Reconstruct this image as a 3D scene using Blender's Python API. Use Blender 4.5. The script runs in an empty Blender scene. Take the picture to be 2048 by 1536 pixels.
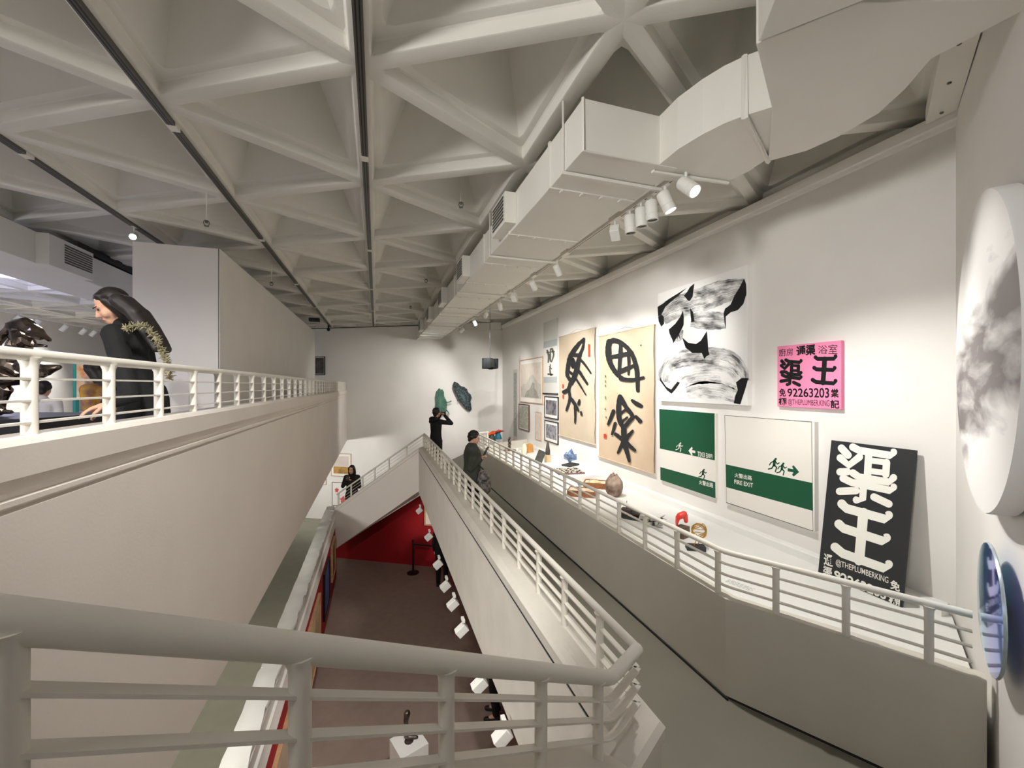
import bpy, bmesh, math, random
from mathutils import Vector, Matrix, Euler
random.seed(7)
C = bpy.context.scene.collection
SC = bpy.context.scene
PI = math.pi

# ---------------------------------------------------------------- camera, world, exposure
CAM_H = 2.4
YAW = math.radians(18.05)            # the camera looks 18 degrees to the right of the long gallery axis (+Y)
FPX = 832.0                          # focal length in pixels of a 2048 wide frame
cam = bpy.data.cameras.new('camera')
cam.sensor_fit = 'HORIZONTAL'; cam.sensor_width = 36.0; cam.lens = 36.0 * FPX / 2048.0
cam.shift_y = 3.0 / 2048.0
cam.clip_start = 0.02; cam.clip_end = 200
camo = bpy.data.objects.new('camera', cam); C.objects.link(camo)
camo.location = (0, 0, CAM_H); camo.rotation_euler = (PI / 2, 0, -YAW)
SC.camera = camo
SC.view_settings.view_transform = 'Standard'; SC.view_settings.look = 'None'
SC.view_settings.gamma = 1.0; SC.view_settings.use_curve_mapping = False
SC.view_settings.exposure = 0.5
w = bpy.data.worlds.new('world'); SC.world = w; w.use_nodes = True
w.node_tree.nodes['Background'].inputs[0].default_value = (0.9, 0.95, 1.0, 1)
w.node_tree.nodes['Background'].inputs[1].default_value = 0.05
SC.cycles.max_bounces = 10; SC.cycles.diffuse_bounces = 5; SC.cycles.sample_clamp_indirect = 4.0

def lamp(kind, loc, energy, color=(1, .95, .88), target=None, size=50, blend=.6, radius=.05, parent=None, name='lamp'):
    l = bpy.data.lights.new(name, kind); l.energy = energy; l.color = color
    if kind == 'SPOT':
        l.spot_size = math.radians(size); l.spot_blend = blend
    l.shadow_soft_size = radius
    o = bpy.data.objects.new(name, l); C.objects.link(o)
    o.location = loc
    if target is not None:
        d = Vector(target) - Vector(loc)
        o.rotation_euler = d.to_track_quat('-Z', 'Y').to_euler()
    return o

WARM = (1, .94, .86); NEUT = (1, .97, .93); COOL = (.72, .78, 1.0)
# added fill spots without fixtures, outside the frame, over and behind the camera
lamp('SPOT', (-2.6, -.9, 4.45), 170, NEUT, (-1.8, 4.5, 1.4), 110, 1.0, .25)
lamp('SPOT', (-.5, .15, 4.5), 560, NEUT, (-.2, 7.0, -.5), 74, 1.0, .2)
lamp('SPOT', (.35, .5, 4.55), 620, NEUT, (.3, 5.6, -3.0), 32, 1.0, .12)
lamp('SPOT', (-5.0, -1.6, 3.5), 1100, NEUT, (4.4, 5.0, 3.2), 46, 1.0, .5)
lamp('SPOT', (-6.5, -1.5, 4.4), 500, NEUT, (-5, 8, 2.2), 120, 1.0, .25)

# ---------------------------------------------------------------- picture point -> point in the room
def ray(px, py):
    a = (px - 1024.0) / FPX; b = -(py - 771.0) / FPX
    return Vector((a * math.cos(YAW) + math.sin(YAW), -a * math.sin(YAW) + math.cos(YAW), b))
EYE = Vector((0, 0, CAM_H))
def at_x(px, py, X):
    r = ray(px, py); return EYE + r * (X / r.x)
def at_z(px, py, Z):
    r = ray(px, py); return EYE + r * ((Z - CAM_H) / r.z)
def at_d(px, py, D):
    return EYE + ray(px, py) * D
def at_plane(px, py, p0, n):
    r = ray(px, py); n = Vector(n); return EYE + r * ((Vector(p0) - EYE).dot(n) / r.dot(n))
def depth(p):
    return p[0] * math.sin(YAW) + p[1] * math.cos(YAW)

# ---------------------------------------------------------------- materials
def lin(c):
    def f(v):
        v /= 255.0
        return v / 12.92 if v <= .04045 else ((v + .055) / 1.055) ** 2.4
    return (f(c[0]), f(c[1]), f(c[2]), 1)
MATS = {}
def M(name, rgb, rough=.6, metal=0.0, bump=0.0, bscale=60.0, var=0.0, vscale=4.0, spec=.4, emit=0.0, rgb2=None, coat=0.0, trans=0.0):
    if name in MATS: return MATS[name]
    m = bpy.data.materials.new(name); m.use_nodes = True
    nt = m.node_tree; b = nt.nodes['Principled BSDF']
    b.inputs['Base Color'].default_value = lin(rgb)
    b.inputs['Roughness'].default_value = rough; b.inputs['Metallic'].default_value = metal
    b.inputs['Specular IOR Level'].default_value = spec
    b.inputs['Coat Weight'].default_value = coat
    b.inputs['Transmission Weight'].default_value = trans
    if emit:
        b.inputs['Emission Color'].default_value = lin(rgb); b.inputs['Emission Strength'].default_value = emit
    tc = nt.nodes.new('ShaderNodeTexCoord')
    if var or rgb2:
        n = nt.nodes.new('ShaderNodeTexNoise'); n.inputs['Scale'].default_value = vscale; n.inputs['Detail'].default_value = 5
        nt.links.new(tc.outputs['Object'], n.inputs['Vector'])
        r = nt.nodes.new('ShaderNodeValToRGB')
        c = lin(rgb)
        r.color_ramp.elements[0].position = .32; r.color_ramp.elements[1].position = .68
        r.color_ramp.elements[0].color = lin(rgb2) if rgb2 else tuple(v * (1 - var) for v in c[:3]) + (1,)
        r.color_ramp.elements[1].color = c if rgb2 else tuple(min(1, v * (1 + var * .5)) for v in c[:3]) + (1,)
        nt.links.new(n.outputs['Fac'], r.inputs['Fac']); nt.links.new(r.outputs['Color'], b.inputs['Base Color'])
    if bump:
        n2 = nt.nodes.new('ShaderNodeTexNoise'); n2.inputs['Scale'].default_value = bscale; n2.inputs['Detail'].default_value = 4
        nt.links.new(tc.outputs['Object'], n2.inputs['Vector'])
        bm_ = nt.nodes.new('ShaderNodeBump'); bm_.inputs['Strength'].default_value = bump; bm_.inputs['Distance'].default_value = .01
        nt.links.new(n2.outputs['Fac'], bm_.inputs['Height']); nt.links.new(bm_.outputs['Normal'], b.inputs['Normal'])
    MATS[name] = m
    return m

WALL = M('white wall paint', (232, 229, 224), .75, var=.03, vscale=1.5, bump=.05, bscale=90)
PARAPET = M('parapet paint', (226, 219, 211), .7, var=.04, vscale=1.2, bump=.08, bscale=60)
CEIL = M('ceiling paint', (224, 222, 214), .8, var=.04, vscale=2, bump=.08, bscale=70)
RAIL = M('white rail enamel', (226, 222, 212), .42, bump=.05, bscale=120)
CURB = M('painted curb', (212, 207, 197), .6, var=.07, vscale=3, bump=.1, bscale=40)
GREYWALL = M('passage wall paint', (208, 204, 193), .7, var=.05, vscale=1.5, bump=.08, bscale=50)
FLOOR0 = M('passage floor', (120, 116, 104), .6, var=.06, vscale=2, bump=.04, bscale=60)
FLOORL = M('lower floor', (150, 132, 122), .7, var=.08, vscale=6, bump=.08, bscale=200)
RED = M('red wall paint', (150, 14, 24), .65, var=.06, vscale=2, bump=.04)
PLAT = M('display platform', (240, 240, 236), .5, var=.02, vscale=2)
DARK = M('black metal', (22, 22, 24), .45)
GAP = M('dark gap', (45, 44, 42), .9)
TRACKM = M('track metal', (96, 94, 88), .4, metal=.5)
DUCT = M('painted duct', (226, 224, 216), .55, var=.04, vscale=1.2, bump=.04, bscale=20)
LAMPW = M('lamp housing white', (232, 232, 226), .4)

# ---------------------------------------------------------------- mesh builder
class MB:
    def __init__(s): s.v = []; s.f = []; s.mi = []; s.uv = {}
    def add(s, vs, fs, mi=0, T=None):
        o = len(s.v)
        for p in vs:
            p = Vector(p); s.v.append(T @ p if T is not None else p)
        for f in fs: s.f.append([i + o for i in f]); s.mi.append(mi)
        return s
    def box(s, lo, hi, mi=0, T=None):
        a, b, c = lo; d, e, f = hi
        return s.add([(a, b, c), (d, b, c), (d, e, c), (a, e, c), (a, b, f), (d, b, f), (d, e, f), (a, e, f)],
                     [(0, 3, 2, 1), (4, 5, 6, 7), (0, 1, 5, 4), (1, 2, 6, 5), (2, 3, 7, 6), (3, 0, 4, 7)], mi, T)
    def prism(s, poly, z0, z1, mi=0, T=None):
        n = len(poly)
        a = sum(poly[i][0] * poly[(i + 1) % n][1] - poly[(i + 1) % n][0] * poly[i][1] for i in range(n))
        if a < 0: poly = poly[::-1]
        zb = z0 if isinstance(z0, (list, tuple)) else [z0] * n
        vs = [(p[0], p[1], zb[i]) for i, p in enumerate(poly)] + [(p[0], p[1], z1) for p in poly]
        fs = [tuple(range(n))[::-1], tuple(range(n, 2 * n))] + [(i, (i + 1) % n, n + (i + 1) % n, n + i) for i in range(n)]
        return s.add(vs, fs, mi, T)
    def tube(s, path, r, n=10, mi=0, cap=True, T=None):
        path = [Vector(p) for p in path]; rs = r if isinstance(r, (list, tuple)) else [r] * len(path)
        vs = []; up = None
        for i, p in enumerate(path):
            t0 = (p - path[i - 1]).normalized() if i else None
            t1 = (path[i + 1] - p).normalized() if i < len(path) - 1 else None
            t = ((t0 or t1) + (t1 or t0))
            t = t.normalized() if t.length > 1e-6 else (t0 or t1)
            if up is None:
                up = Vector((0, 0, 1)) if abs(t.z) < .95 else Vector((1, 0, 0))
            x = up.cross(t).normalized(); y = t.cross(x).normalized(); up = y
            k = 1.0
            if t0 and t1:
                k = min(2.0, 1 / max(.3, math.sqrt(max(0, (1 + t0.dot(t1)) / 2))))
            for j in range(n):
                a = 2 * PI * j / n
                vs.append(p + (x * math.cos(a) * k + y * math.sin(a)) * rs[i])
        fs = []
        m = len(path)
        for i in range(m - 1):
            for j in range(n):
                fs.append((i * n + j, i * n + (j + 1) % n, (i + 1) * n + (j + 1) % n, (i + 1) * n + j))
        if cap: fs += [tuple(range(n))[::-1], tuple(range((m - 1) * n, m * n))]
        return s.add(vs, fs, mi, T)
    def lathe(s, prof, n=20, mi=0, T=None, cap=True):
        vs = []; fs = []
        for r, z in prof:
            for j in range(n): vs.append((r * math.cos(2 * PI * j / n), r * math.sin(2 * PI * j / n), z))
        m = len(prof)
        for i in range(m - 1):
            for j in range(n): fs.append((i * n + j, i * n + (j + 1) % n, (i + 1) * n + (j + 1) % n, (i + 1) * n + j))
        if cap: fs += [tuple(range(n))[::-1], tuple(range((m - 1) * n, m * n))]
        return s.add(vs, fs, mi, T)
    def ball(s, c, r, n=14, m=10, mi=0, T=None):
        r = r if isinstance(r, (tuple, list)) else (r, r, r); c = Vector(c)
        vs = [c + Vector((0, 0, -r[2]))]; fs = []
        for i in range(1, m):
            a = -PI / 2 + PI * i / m
            for j in range(n): vs.append(c + Vector((r[0] * math.cos(a) * math.cos(2 * PI * j / n), r[1] * math.cos(a) * math.sin(2 * PI * j / n), r[2] * math.sin(a))))
        vs.append(c + Vector((0, 0, r[2]))); t = len(vs) - 1
        for j in range(n):
            fs.append((0, 1 + (j + 1) % n, 1 + j)); fs.append((t, 1 + (m - 2) * n + j, 1 + (m - 2) * n + (j + 1) % n))
        for i in range(m - 2):
            for j in range(n): fs.append((1 + i * n + j, 1 + i * n + (j + 1) % n, 1 + (i + 1) * n + (j + 1) % n, 1 + (i + 1) * n + j))
        return s.add(vs, fs, mi, T)
    def capsule(s, p0, p1, r0, r1=None, n=10, T=None):
        p0 = Vector(p0); p1 = Vector(p1); r1 = r0 if r1 is None else r1
        d = p1 - p0; L = d.length
        if L < 1e-5: return s.ball(p0, r0, T=T)
        d /= L; path = []; rs = []
        for a in (80, 55, 28): path.append(p0 - d * r0 * math.sin(math.radians(a))); rs.append(r0 * math.cos(math.radians(a)))
        path += [p0, p1]; rs += [r0, r1]
        for a in (28, 55, 80): path.append(p1 + d * r1 * math.sin(math.radians(a))); rs.append(r1 * math.cos(math.radians(a)))
        return s.tube(path, rs, n, T=T)
    def sweep(s, path, prof, i0=0, i1=None, mi=0, closed=True):
        """profile (offset to the left of travel, height) carried along a polyline, mitred in plan"""
        path = [Vector(p) for p in path]; i1 = len(path) - 1 if i1 is None else i1
        vs = []; n = len(prof)
        for i in range(i0, i1 + 1):
            p = path[i]
            t0 = (p - path[i - 1]) if i else None; t1 = (path[i + 1] - p) if i < len(path) - 1 else None
            n0 = Vector((-t0.y, t0.x, 0)).normalized() if t0 else None; n1 = Vector((-t1.y, t1.x, 0)).normalized() if t1 else None
            nn = ((n0 or n1) + (n1 or n0)).normalized(); k = 1 / max(.35, nn.dot(n0 or n1))
            for o, z in prof: vs.append(p + nn * o * k + Vector((0, 0, z)))
        fs = []
        for i in range(i1 - i0):
            for j in range(n): fs.append((i * n + j, (i + 1) * n + j, (i + 1) * n + (j + 1) % n, i * n + (j + 1) % n))
        fs += [tuple(range(n)), tuple(range((i1 - i0) * n, (i1 - i0 + 1) * n))[::-1]]
        return s.add(vs, fs, mi)
    def mesh(s, name, mats, smooth=None, fix=True):
        me = bpy.data.meshes.new(name); me.from_pydata([tuple(p) for p in s.v], [], s.f)
        for m in (mats if isinstance(mats, (list, tuple)) else [mats]): me.materials.append(m)
        if any(s.mi): me.polygons.foreach_set('material_index', s.mi)
        if s.uv:
            uv = me.uv_layers.new(name='UVMap')
            for p in me.polygons:
                for li, vi in zip(p.loop_indices, p.vertices):
                    uv.data[li].uv = s.uv.get(vi, (0, 0))
        if fix:
            bm = bmesh.new(); bm.from_mesh(me); bmesh.ops.recalc_face_normals(bm, faces=bm.faces[:]); bm.to_mesh(me); bm.free()
        if smooth is not None:
            me.polygons.foreach_set('use_smooth', [True] * len(me.polygons))
            if smooth > 0 and smooth < 170:
                me.set_sharp_from_angle(angle=math.radians(smooth))
        me.update()
        return me
    def obj(s, name, mats, parent=None, smooth=None, bevel=0, fix=True):
        return link(name, s.mesh(name, mats, smooth, fix), parent, bevel)

def link(name, me, parent=None, bevel=0):
    o = bpy.data.objects.new(name, me); C.objects.link(o)
    if parent is not None:
        o.parent = parent; o.matrix_parent_inverse = Matrix.Translation(-Vector(parent.location)) if tuple(parent.rotation_euler) == (0, 0, 0) and tuple(parent.scale) == (1, 1, 1) else parent.matrix_basis.inverted()
    if bevel:
        b = o.modifiers.new('edge', 'BEVEL'); b.width = bevel; b.segments = 2; b.limit_method = 'ANGLE'
    return o
def tag(o, label, cat, group=None, kind=None):
    o['label'] = label; o['category'] = cat
    if group: o['group'] = group
    if kind: o['kind'] = kind
    return o
def thing(name, label, cat, loc=(0, 0, 0), group=None):
    o = bpy.data.objects.new(name, None); o.empty_display_size = .1; C.objects.link(o); o.location = loc
    return tag(o, label, cat, group)
def struct(o):
    o['kind'] = 'structure'; return o
def piece(name, me, parent, T):
    """a piece that shares its mesh with its like; T is its place in the room"""
    o = bpy.data.objects.new(name, me); C.objects.link(o); o.parent = parent
    o.matrix_basis = Matrix.Translation(-Vector(parent.location)) @ T if parent is not None else T
    return o
def copy_tree(src, delta, label=None, parent=None):
    c = src.copy(); C.objects.link(c)
    if parent is None:
        c.location = Vector(src.location) + Vector(delta)
        if label: c['label'] = label
    else: c.parent = parent
    for ch in list(src.children): copy_tree(ch, delta, None, c)
    return c
def basis(x, y, z, o):
    x, y, z, o = Vector(x), Vector(y), Vector(z), Vector(o)
    return Matrix(((x.x, y.x, z.x, o.x), (x.y, y.y, z.y, o.y), (x.z, y.z, z.z, o.z), (0, 0, 0, 1)))
def remeshed(mb, name, mats, voxel, smooth_it=6, parent=None, factor=.5):
    me = mb.mesh(name + '_raw', mats, fix=False)
    o = bpy.data.objects.new(name + '_raw', me); C.objects.link(o)
    r = o.modifiers.new('r', 'REMESH'); r.mode = 'VOXEL'; r.voxel_size = voxel; r.use_smooth_shade = True
    if smooth_it:
        s_ = o.modifiers.new('s', 'SMOOTH'); s_.iterations = smooth_it; s_.factor = factor
    dg = bpy.context.evaluated_depsgraph_get(); dg.update()
    me2 = bpy.data.meshes.new_from_object(o.evaluated_get(dg)); me2.name = name
    bpy.data.objects.remove(o); bpy.data.meshes.remove(me)
    me2.materials.clear()
    for m in (mats if isinstance(mats, (list, tuple)) else [mats]): me2.materials.append(m)
    return link(name, me2, parent)
# ---------------------------------------------------------------- the setting
S3 = math.sqrt(3) / 2
C2 = at_z(1222, 1357, 1.11); P1 = at_z(1275, 1297, 1.11)
P2 = Vector((P1.x, 11.28, 1.11))
P3 = P2 + Vector((-S3 * 2.62, .5 * 2.62, -1.76))
_q = at_plane(50, 1243, C2, Vector((-.5, S3, 0)))
N0 = C2 + (_q - C2) * (2.32 / Vector((_q.x - C2.x, _q.y - C2.y)).length)
CHAIN = [N0, C2, P1, P2, P3]
FARW = Vector((4.4, 14.63, 0)); FW_DIR = Vector((-S3, .5, 0)); FW_N = Vector((.5, S3, 0))
NRW = Vector((4.4, 2.06, 0)); NR_DIR = Vector((-.857, -.515, 0)); NR_N = Vector((.515, -.857, 0))   # wall beside the camera; NR_N points into the wall
def farwall(X): return FARW.y + (FARW.x - X) * .5 / S3
LEDGE = [Vector((2.55, 11.0, 0)), Vector((2.55, 2.53, 0)), Vector((3.216, 1.376, 0))]

def wallstrip(name, p, q, z0, z1, th, mat, side=1):
    """a straight wall from p to q in plan; thickness th to the left (side=1) of travel"""
    m = MB(); d = Vector((q[0] - p[0], q[1] - p[1], 0)).normalized(); n = Vector((-d.y, d.x, 0)) * th * side
    m.prism([(p[0], p[1]), (q[0], q[1]), (q[0] + n.x, q[1] + n.y), (p[0] + n.x, p[1] + n.y)], z0, z1)
    return struct(m.obj(name, mat))

# floors
m = MB(); m.prism([(1.10, 1.62), (1.10, 11.33), (3.38, 15.2), (5.0, 14.25), (5.0, 2.4), (4.4, 2.06), (1.55, .43), (C2.x, C2.y - .05)], -.43, 0)
struct(m.obj('floor', FLOOR0))
m = MB(); m.prism([(-11.2, -4), (3.5, -4), (3.5, 15.2), (-11.2, 23.8)], -3.2, -3.0)
struct(m.obj('floor_lower', FLOORL))
m = MB(); m.prism([(-11.1, -3.9), (-1.33, -3.9), (-1.33, 17.8), (-11.1, 23.5)], -3.0, -2.99)  # sheet on the lower floor, greenish tint of its light put into the colour
struct(m.obj('floor_lower_left', M('light tinted floor', (140, 140, 124), .65, var=.06, vscale=3)))
m = MB(); m.prism([(-11.2, -4), (-1.7, -4), (-1.7, -1.4), (-1.12, -.4), (-1.12, farwall(-1.12) + .02), (-11.2, farwall(-11.2) + .02)], .22, 1.4)
struct(m.obj('floor_upper', CURB))
# big walls
struct_gallery = wallstrip('wall_gallery', (4.4, 2.06), (4.4, 14.62), -.4, 4.6, .12, WALL, -1)
wallstrip('wall_outer', (5.0, 2.0), (5.0, 14.4), -.4, 5.4, .1, WALL, -1)
wallstrip('wall_back', (5.05, farwall(5.05)), (-11.3, farwall(-11.3)), -3.2, 5.45, .15, WALL, -1)
wallstrip('wall_back_upper', (5.05, farwall(5.05) + .12), (-11.3, farwall(-11.3) + .12), 4.6, 5.5, .1, GAP, -1)
wallstrip('wall_near', (5.0, 2.06 + .6 * .612), (-1.75, 2.06 - 6.15 * .612), -3.2, 5.5, .12, WALL, 1)
wallstrip('wall_behind', (-1.7, -1.6), (-1.7, -4), -3.2, 5.5, .12, WALL, 1)
wallstrip('wall_end', (-1.6, -4), (-11.3, -4), -3.2, 5.5, .12, WALL, 1)
wallstrip('wall_left', (-11, -4.1), (-11, farwall(-11) + .1), -3.2, 5.5, .12, WALL, 1)
# the display ledge: a half wall with a platform behind it
m = MB(); m.sweep(LEDGE, [(0, .76), (.0, 0), (.12, 0), (.12, .75), (.085, .762), (.035, .768)])
struct(m.obj('wall_ledge', GREYWALL))
m = MB(); m.prism([(2.65, 2.56), (2.65, 11.0), (3.45, 11.46), (4.39, 12.0), (4.39, 2.08), (3.30, 1.42)], .1, .55)
struct(m.obj('platform_ledge', PLAT))
m = MB(); m.prism([(2.55, 11.0), (3.5, 11.55), (4.39, 12.06), (4.39, 11.95), (3.5, 11.43), (2.62, 10.92)], 0, .76)
struct(m.obj('wall_ledge_end', GREYWALL))
m = MB(); m.sweep([(4.398, 2.1, 0), (4.398, 12.0, 0)], [(0, .55), (.10, .55), (.10, .63), (.09, .64), (0, .64)])
struct(m.obj('baseboard_gallery', PLAT))
m = MB(); m.sweep([(2.548, 2.5, 0), (2.548, 11.0, 0)], [(0, 0.001), (.012, 0.001), (.012, .02), (0, .02)]); m.sweep([(2.55, 2.53, 0), (3.21, 1.386, 0)], [(0, 0.001), (.012, 0.001), (.012, .02), (0, .02)])
o = struct(m.obj('baseboard_ledge', GAP))
# picture rail on the gallery wall, beam over the near wall, bulkhead over the far wall
m = MB(); m.sweep([(4.398, 2.0, 0), (4.398, 14.6, 0)], [(0, 4.47), (.03, 4.475), (.04, 4.50), (.065, 4.51), (.075, 4.55), (.065, 4.60), (.03, 4.615), (0, 4.615)])
struct(m.obj('trim_gallery', WALL, smooth=40))
a = NRW + NR_DIR * -.05; b = NRW + NR_DIR * 3.4
m = MB(); m.sweep([b, a], [(.002, 4.56), (.17, 4.56), (.17, 4.70), (.15, 4.715), (.002, 4.715)])
nb = struct(m.obj('trim_near', CEIL))
bolt = MB().lathe([(.012, 0), (.012, .008), (.006, .012)], 8)
bme = bolt.mesh('bolt', TRACKM)
for t in (.12, .55, 1.0, 1.45, 1.9):
    p = NRW + NR_DIR * t - NR_N * .09
    piece('bolt', bme, nb, basis(NR_DIR, NR_N, (0, 0, -1), (p.x, p.y, 4.56)))
p = FARW + FW_DIR * 0.02; q = FARW + FW_DIR * 2.45
wallstrip('trim_back', p, q, 4.44, 4.70, .14, CEIL, 1)
wallstrip('trim_back_left', q, FARW + FW_DIR * 8.0, 4.695, 4.718, .02, GAP, 1)

# left upper parapet, facing the void
LP = [Vector((-1.18, -.35, 0)), Vector((-1.18, farwall(-1.18) + .02, 0))]
m = MB(); m.sweep(LP, [(.10, 1.38), (.10, 2.20), (.08, 2.225), (-.055, 2.225), (-.08, 2.205), (-.08, 2.10), (-.055, 2.055), (-.055, 2.035), (-.07, 2.03), (-.07, 2.012), (-.05, 2.008), (-.05, 1.998), (-.066, 1.99), (-.066, .22), (.07, .22), (.07, 1.38)])
struct(m.obj('wall_left_parapet', PARAPET))
# parapets around the void: passage side, stair beside the camera, far stair
PROF = [(.135, -.365), (.105, -.34), (-.09, -.34), (-.115, -.365), (-.115, -.42), (-.095, -.445), (-.095, -1.12), (.155, -1.54), (.155, -.475), (.14, -.468), (.14, -.455), (.155, -.45), (.155, -.38)]
PROFS = [(.135, -.365), (.105, -.34), (-.09, -.34), (-.115, -.365), (-.115, -.42), (-.095, -.445), (-.095, -1.5), (.155, -1.5), (.155, -.475), (.14, -.468), (.14, -.455), (.155, -.45), (.155, -.38)]
for nm, i0, i1, pr in (('wall_near_stair', 0, 1, PROFS), ('wall_passage', 1, 3, PROF), ('wall_far_stair', 3, 4, PROFS)):
    m = MB(); m.sweep(CHAIN, pr, i0, i1); struct(m.obj(nm, CURB if nm != 'wall_far_stair' else PARAPET))
# dark joint line under the coping of the passage parapet
m = MB(); m.sweep(CHAIN, [(.156, -.457), (.156, -.466), (.13, -.466), (.13, -.457)], 1, 3); struct(m.obj('trim_passage', GAP))
# stair flights
def flight(name, foot, run_dir, side_dir, n, tread, riser, width, z0):
    first = None; root = None
    for k in range(n):
        p = Vector(foot) + Vector(run_dir) * tread * k; q = p + Vector(run_dir) * (tread + .02); s_ = Vector(side_dir) * width
        z = z0 + riser * (k + 1)
        mm = MB(); mm.prism([(p.x, p.y), (q.x, q.y), (q.x + s_.x, q.y + s_.y), (p.x + s_.x, p.y + s_.y)], z - .19, z)
        if root is None:
            root = struct(mm.obj(name, CURB))
        else: mm.obj('step', CURB, root)
flight('stair_near', C2 + Vector((.5, -S3, 0)) * .10, (-S3, -.5, 0), (.5, -S3, 0), 8, .30, .171, .95, 0)
flight('stair_far', P2 + Vector((.5, S3, 0)) * .10, (-S3, .5, 0), (.5, S3, 0), 10, .29, -.1875, 1.35, 0)
m = MB(); a_ = P2 + Vector((.5, S3, 0)) * .06; b_ = a_ + Vector((-S3, .5, 0)) * 2.80; w_ = Vector((.5, S3, 0)) * 1.38
tp = [a_, b_, b_ + w_, a_ + w_]; zz = [-.25, -.25 - 2.8 * .6466, -.25 - 2.8 * .6466, -.25]
m.add([(p.x, p.y, z) for p, z in zip(tp, zz)] + [(p.x, p.y, z - .14) for p, z in zip(tp, zz)], [(0, 1, 2, 3), (7, 6, 5, 4), (0, 4, 5, 1), (1, 5, 6, 2), (2, 6, 7, 3), (3, 7, 4, 0)])
struct(m.obj('stair_soffit', PARAPET))
# lower floor: red end wall, red partition with a white head, lit room behind it
Q = Vector((-.48, 13.7, 0)); n0 = Q.dot(FW_N)
def rw(s, z): # s metres to the left of the end of the passage
    p = P2 + FW_N * (n0 - P2.dot(FW_N)) + FW_DIR * s; return (p.x, p.y, z)
m = MB(); sl = (rw(0, 0)[0] + 1.2) / S3; pts = [(-2.2, -3), (sl, -3), (sl, -2.35), (2.75, -2.2), (.25, -.62), (-2.2, -.44)]
f = [rw(*p) for p in pts]; bk = [Vector(p) + FW_N * .06 for p in f]; n = len(f)
m.add(f + bk, [tuple(range(n)), tuple(range(n, 2 * n))[::-1]] + [(i, (i + 1) % n, n + (i + 1) % n, n + i) for i in range(n)])
struct(m.obj('wall_red_end', RED))
m = MB(); m.box((-1.32, -1.0, -3), (-1.08, 12.75, -1.5)); struct(m.obj('wall_red_left', RED))
m = MB(); m.sweep([(-1.2, -1.0, 0), (-1.2, 12.72, 0)], [(.12, -1.5), (.12, -1.0), (-.07, -1.0), (-.07, -1.04), (-.10, -1.05), (-.10, -1.2), (-.125, -1.22), (-.125, -1.5)])
struct(m.obj('trim_red_left', WALL))
wallstrip('wall_lower_right', (3.4, -3), (3.4, 15.2), -3.1, -.43, .1, RED, -1)
wallstrip('wall_lower_near', (3.4, -3.5), (-1.7, -3.5), -3.1, -.4, .1, WALL, 1)

# ---------------------------------------------------------------- ceiling: a lattice of triangular coffers
ZR = 4.72; LA = 1.856; LS = LA * S3; LX0 = -.11; LY0 = 1.366
def node(i, r): return Vector((LX0 + i * LS, LY0 + r * LA - i * LA / 2, ZR))
m = MB(); m.prism([(-11.3, -4.1), (5.3, -4.1), (5.3, 14.2), (-11.3, 24.6)], 5.5, 5.6)
ceil_o = struct(m.obj('ceiling', CEIL))
def coffer_mesh(name, bands):
    cen = (node(0, 0) + node(0, 1) + node(1, 1)) / 3
    cor = [node(0, 0) - cen, node(1, 1) - cen, node(0, 1) - cen]
    rin = LA / (2 * math.sqrt(3)); mb = MB(); prev = None
    for d, z, rr in bands:
        k = 1 - d / rin; ring = []
        for i in range(3):
            v = Vector((cor[i].x * k, cor[i].y * k, 0)); a = Vector(cor[(i + 2) % 3]) - Vector(cor[i]); b = Vector(cor[(i + 1) % 3]) - Vector(cor[i])
            a.z = b.z = 0; a.normalize(); b.normalize()
            if rr > 0:
                for t in (0, .5, 1):
                    q0 = v + a * rr; q1 = v + b * rr
                    p = q0 * (1 - t) ** 2 + v * 2 * t * (1 - t) + q1 * t * t
                    ring.append(Vector((p.x, p.y, z)))
            else: ring += [Vector((v.x, v.y, z))] * 3
        base = len(mb.v); mb.v += ring
        if prev is not None:
            for j in range(9): mb.f.append([prev + j, prev + (j + 1) % 9, base + (j + 1) % 9, base + j]); mb.mi.append(0)
        prev = base
    mb.f.append([prev + j for j in range(9)]); mb.mi.append(0)
    me = mb.mesh(name, CEIL, smooth=24, fix=False)
    bm = bmesh.new(); bm.from_mesh(me); bmesh.ops.remove_doubles(bm, verts=bm.verts[:], dist=1e-5); bmesh.ops.recalc_face_normals(bm, faces=bm.faces[:])
    for fc in bm.faces:
        if fc.normal.z > 0.01 and False: fc.normal_flip()
    bm.to_mesh(me); bm.free(); me.polygons.foreach_set('use_smooth', [True] * len(me.polygons)); me.set_sharp_from_angle(angle=math.radians(24))
    return me
cof = coffer_mesh('coffer', [(0, 0, 0), (.058, 0, .01), (.068, .006, .02), (.074, .018, .03), (.082, .085, .04), (.090, .098, .05), (.138, .102, .09), (.150, .110, .10), (.168, .150, .10), (.43, .66, .05), (.49, .73, .02)])
for i in range(-7, 3):
    for r in range(-9, 13):
        for kind in (0, 1):
            tri = [node(i, r), node(i, r + 1), node(i + 1, r + 1)] if kind == 0 else [node(i, r), node(i + 1, r), node(i + 1, r + 1)]
            cen = sum(tri, Vector()) / 3
            if cen.dot(FW_N) > FARW.dot(FW_N) + .75: continue
            if (cen - NRW).dot(NR_N) > .75 or cen.x < -11.4 or cen.y < -4.4 or (cen.y < -2.6 and cen.x > -6): continue
            T = Matrix.Translation(cen) @ (Matrix.Rotation(PI, 4, 'Z') if kind else Matrix())
            piece('coffer', cof, ceil_o, T)
# last strip of ceiling over the gallery wall
m = MB(); m.box((LX0 + 3 * LS - .05, 0, ZR - .001), (5.2, 15, ZR + .3)); struct(m.obj('ceiling_edge', CEIL))

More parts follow.
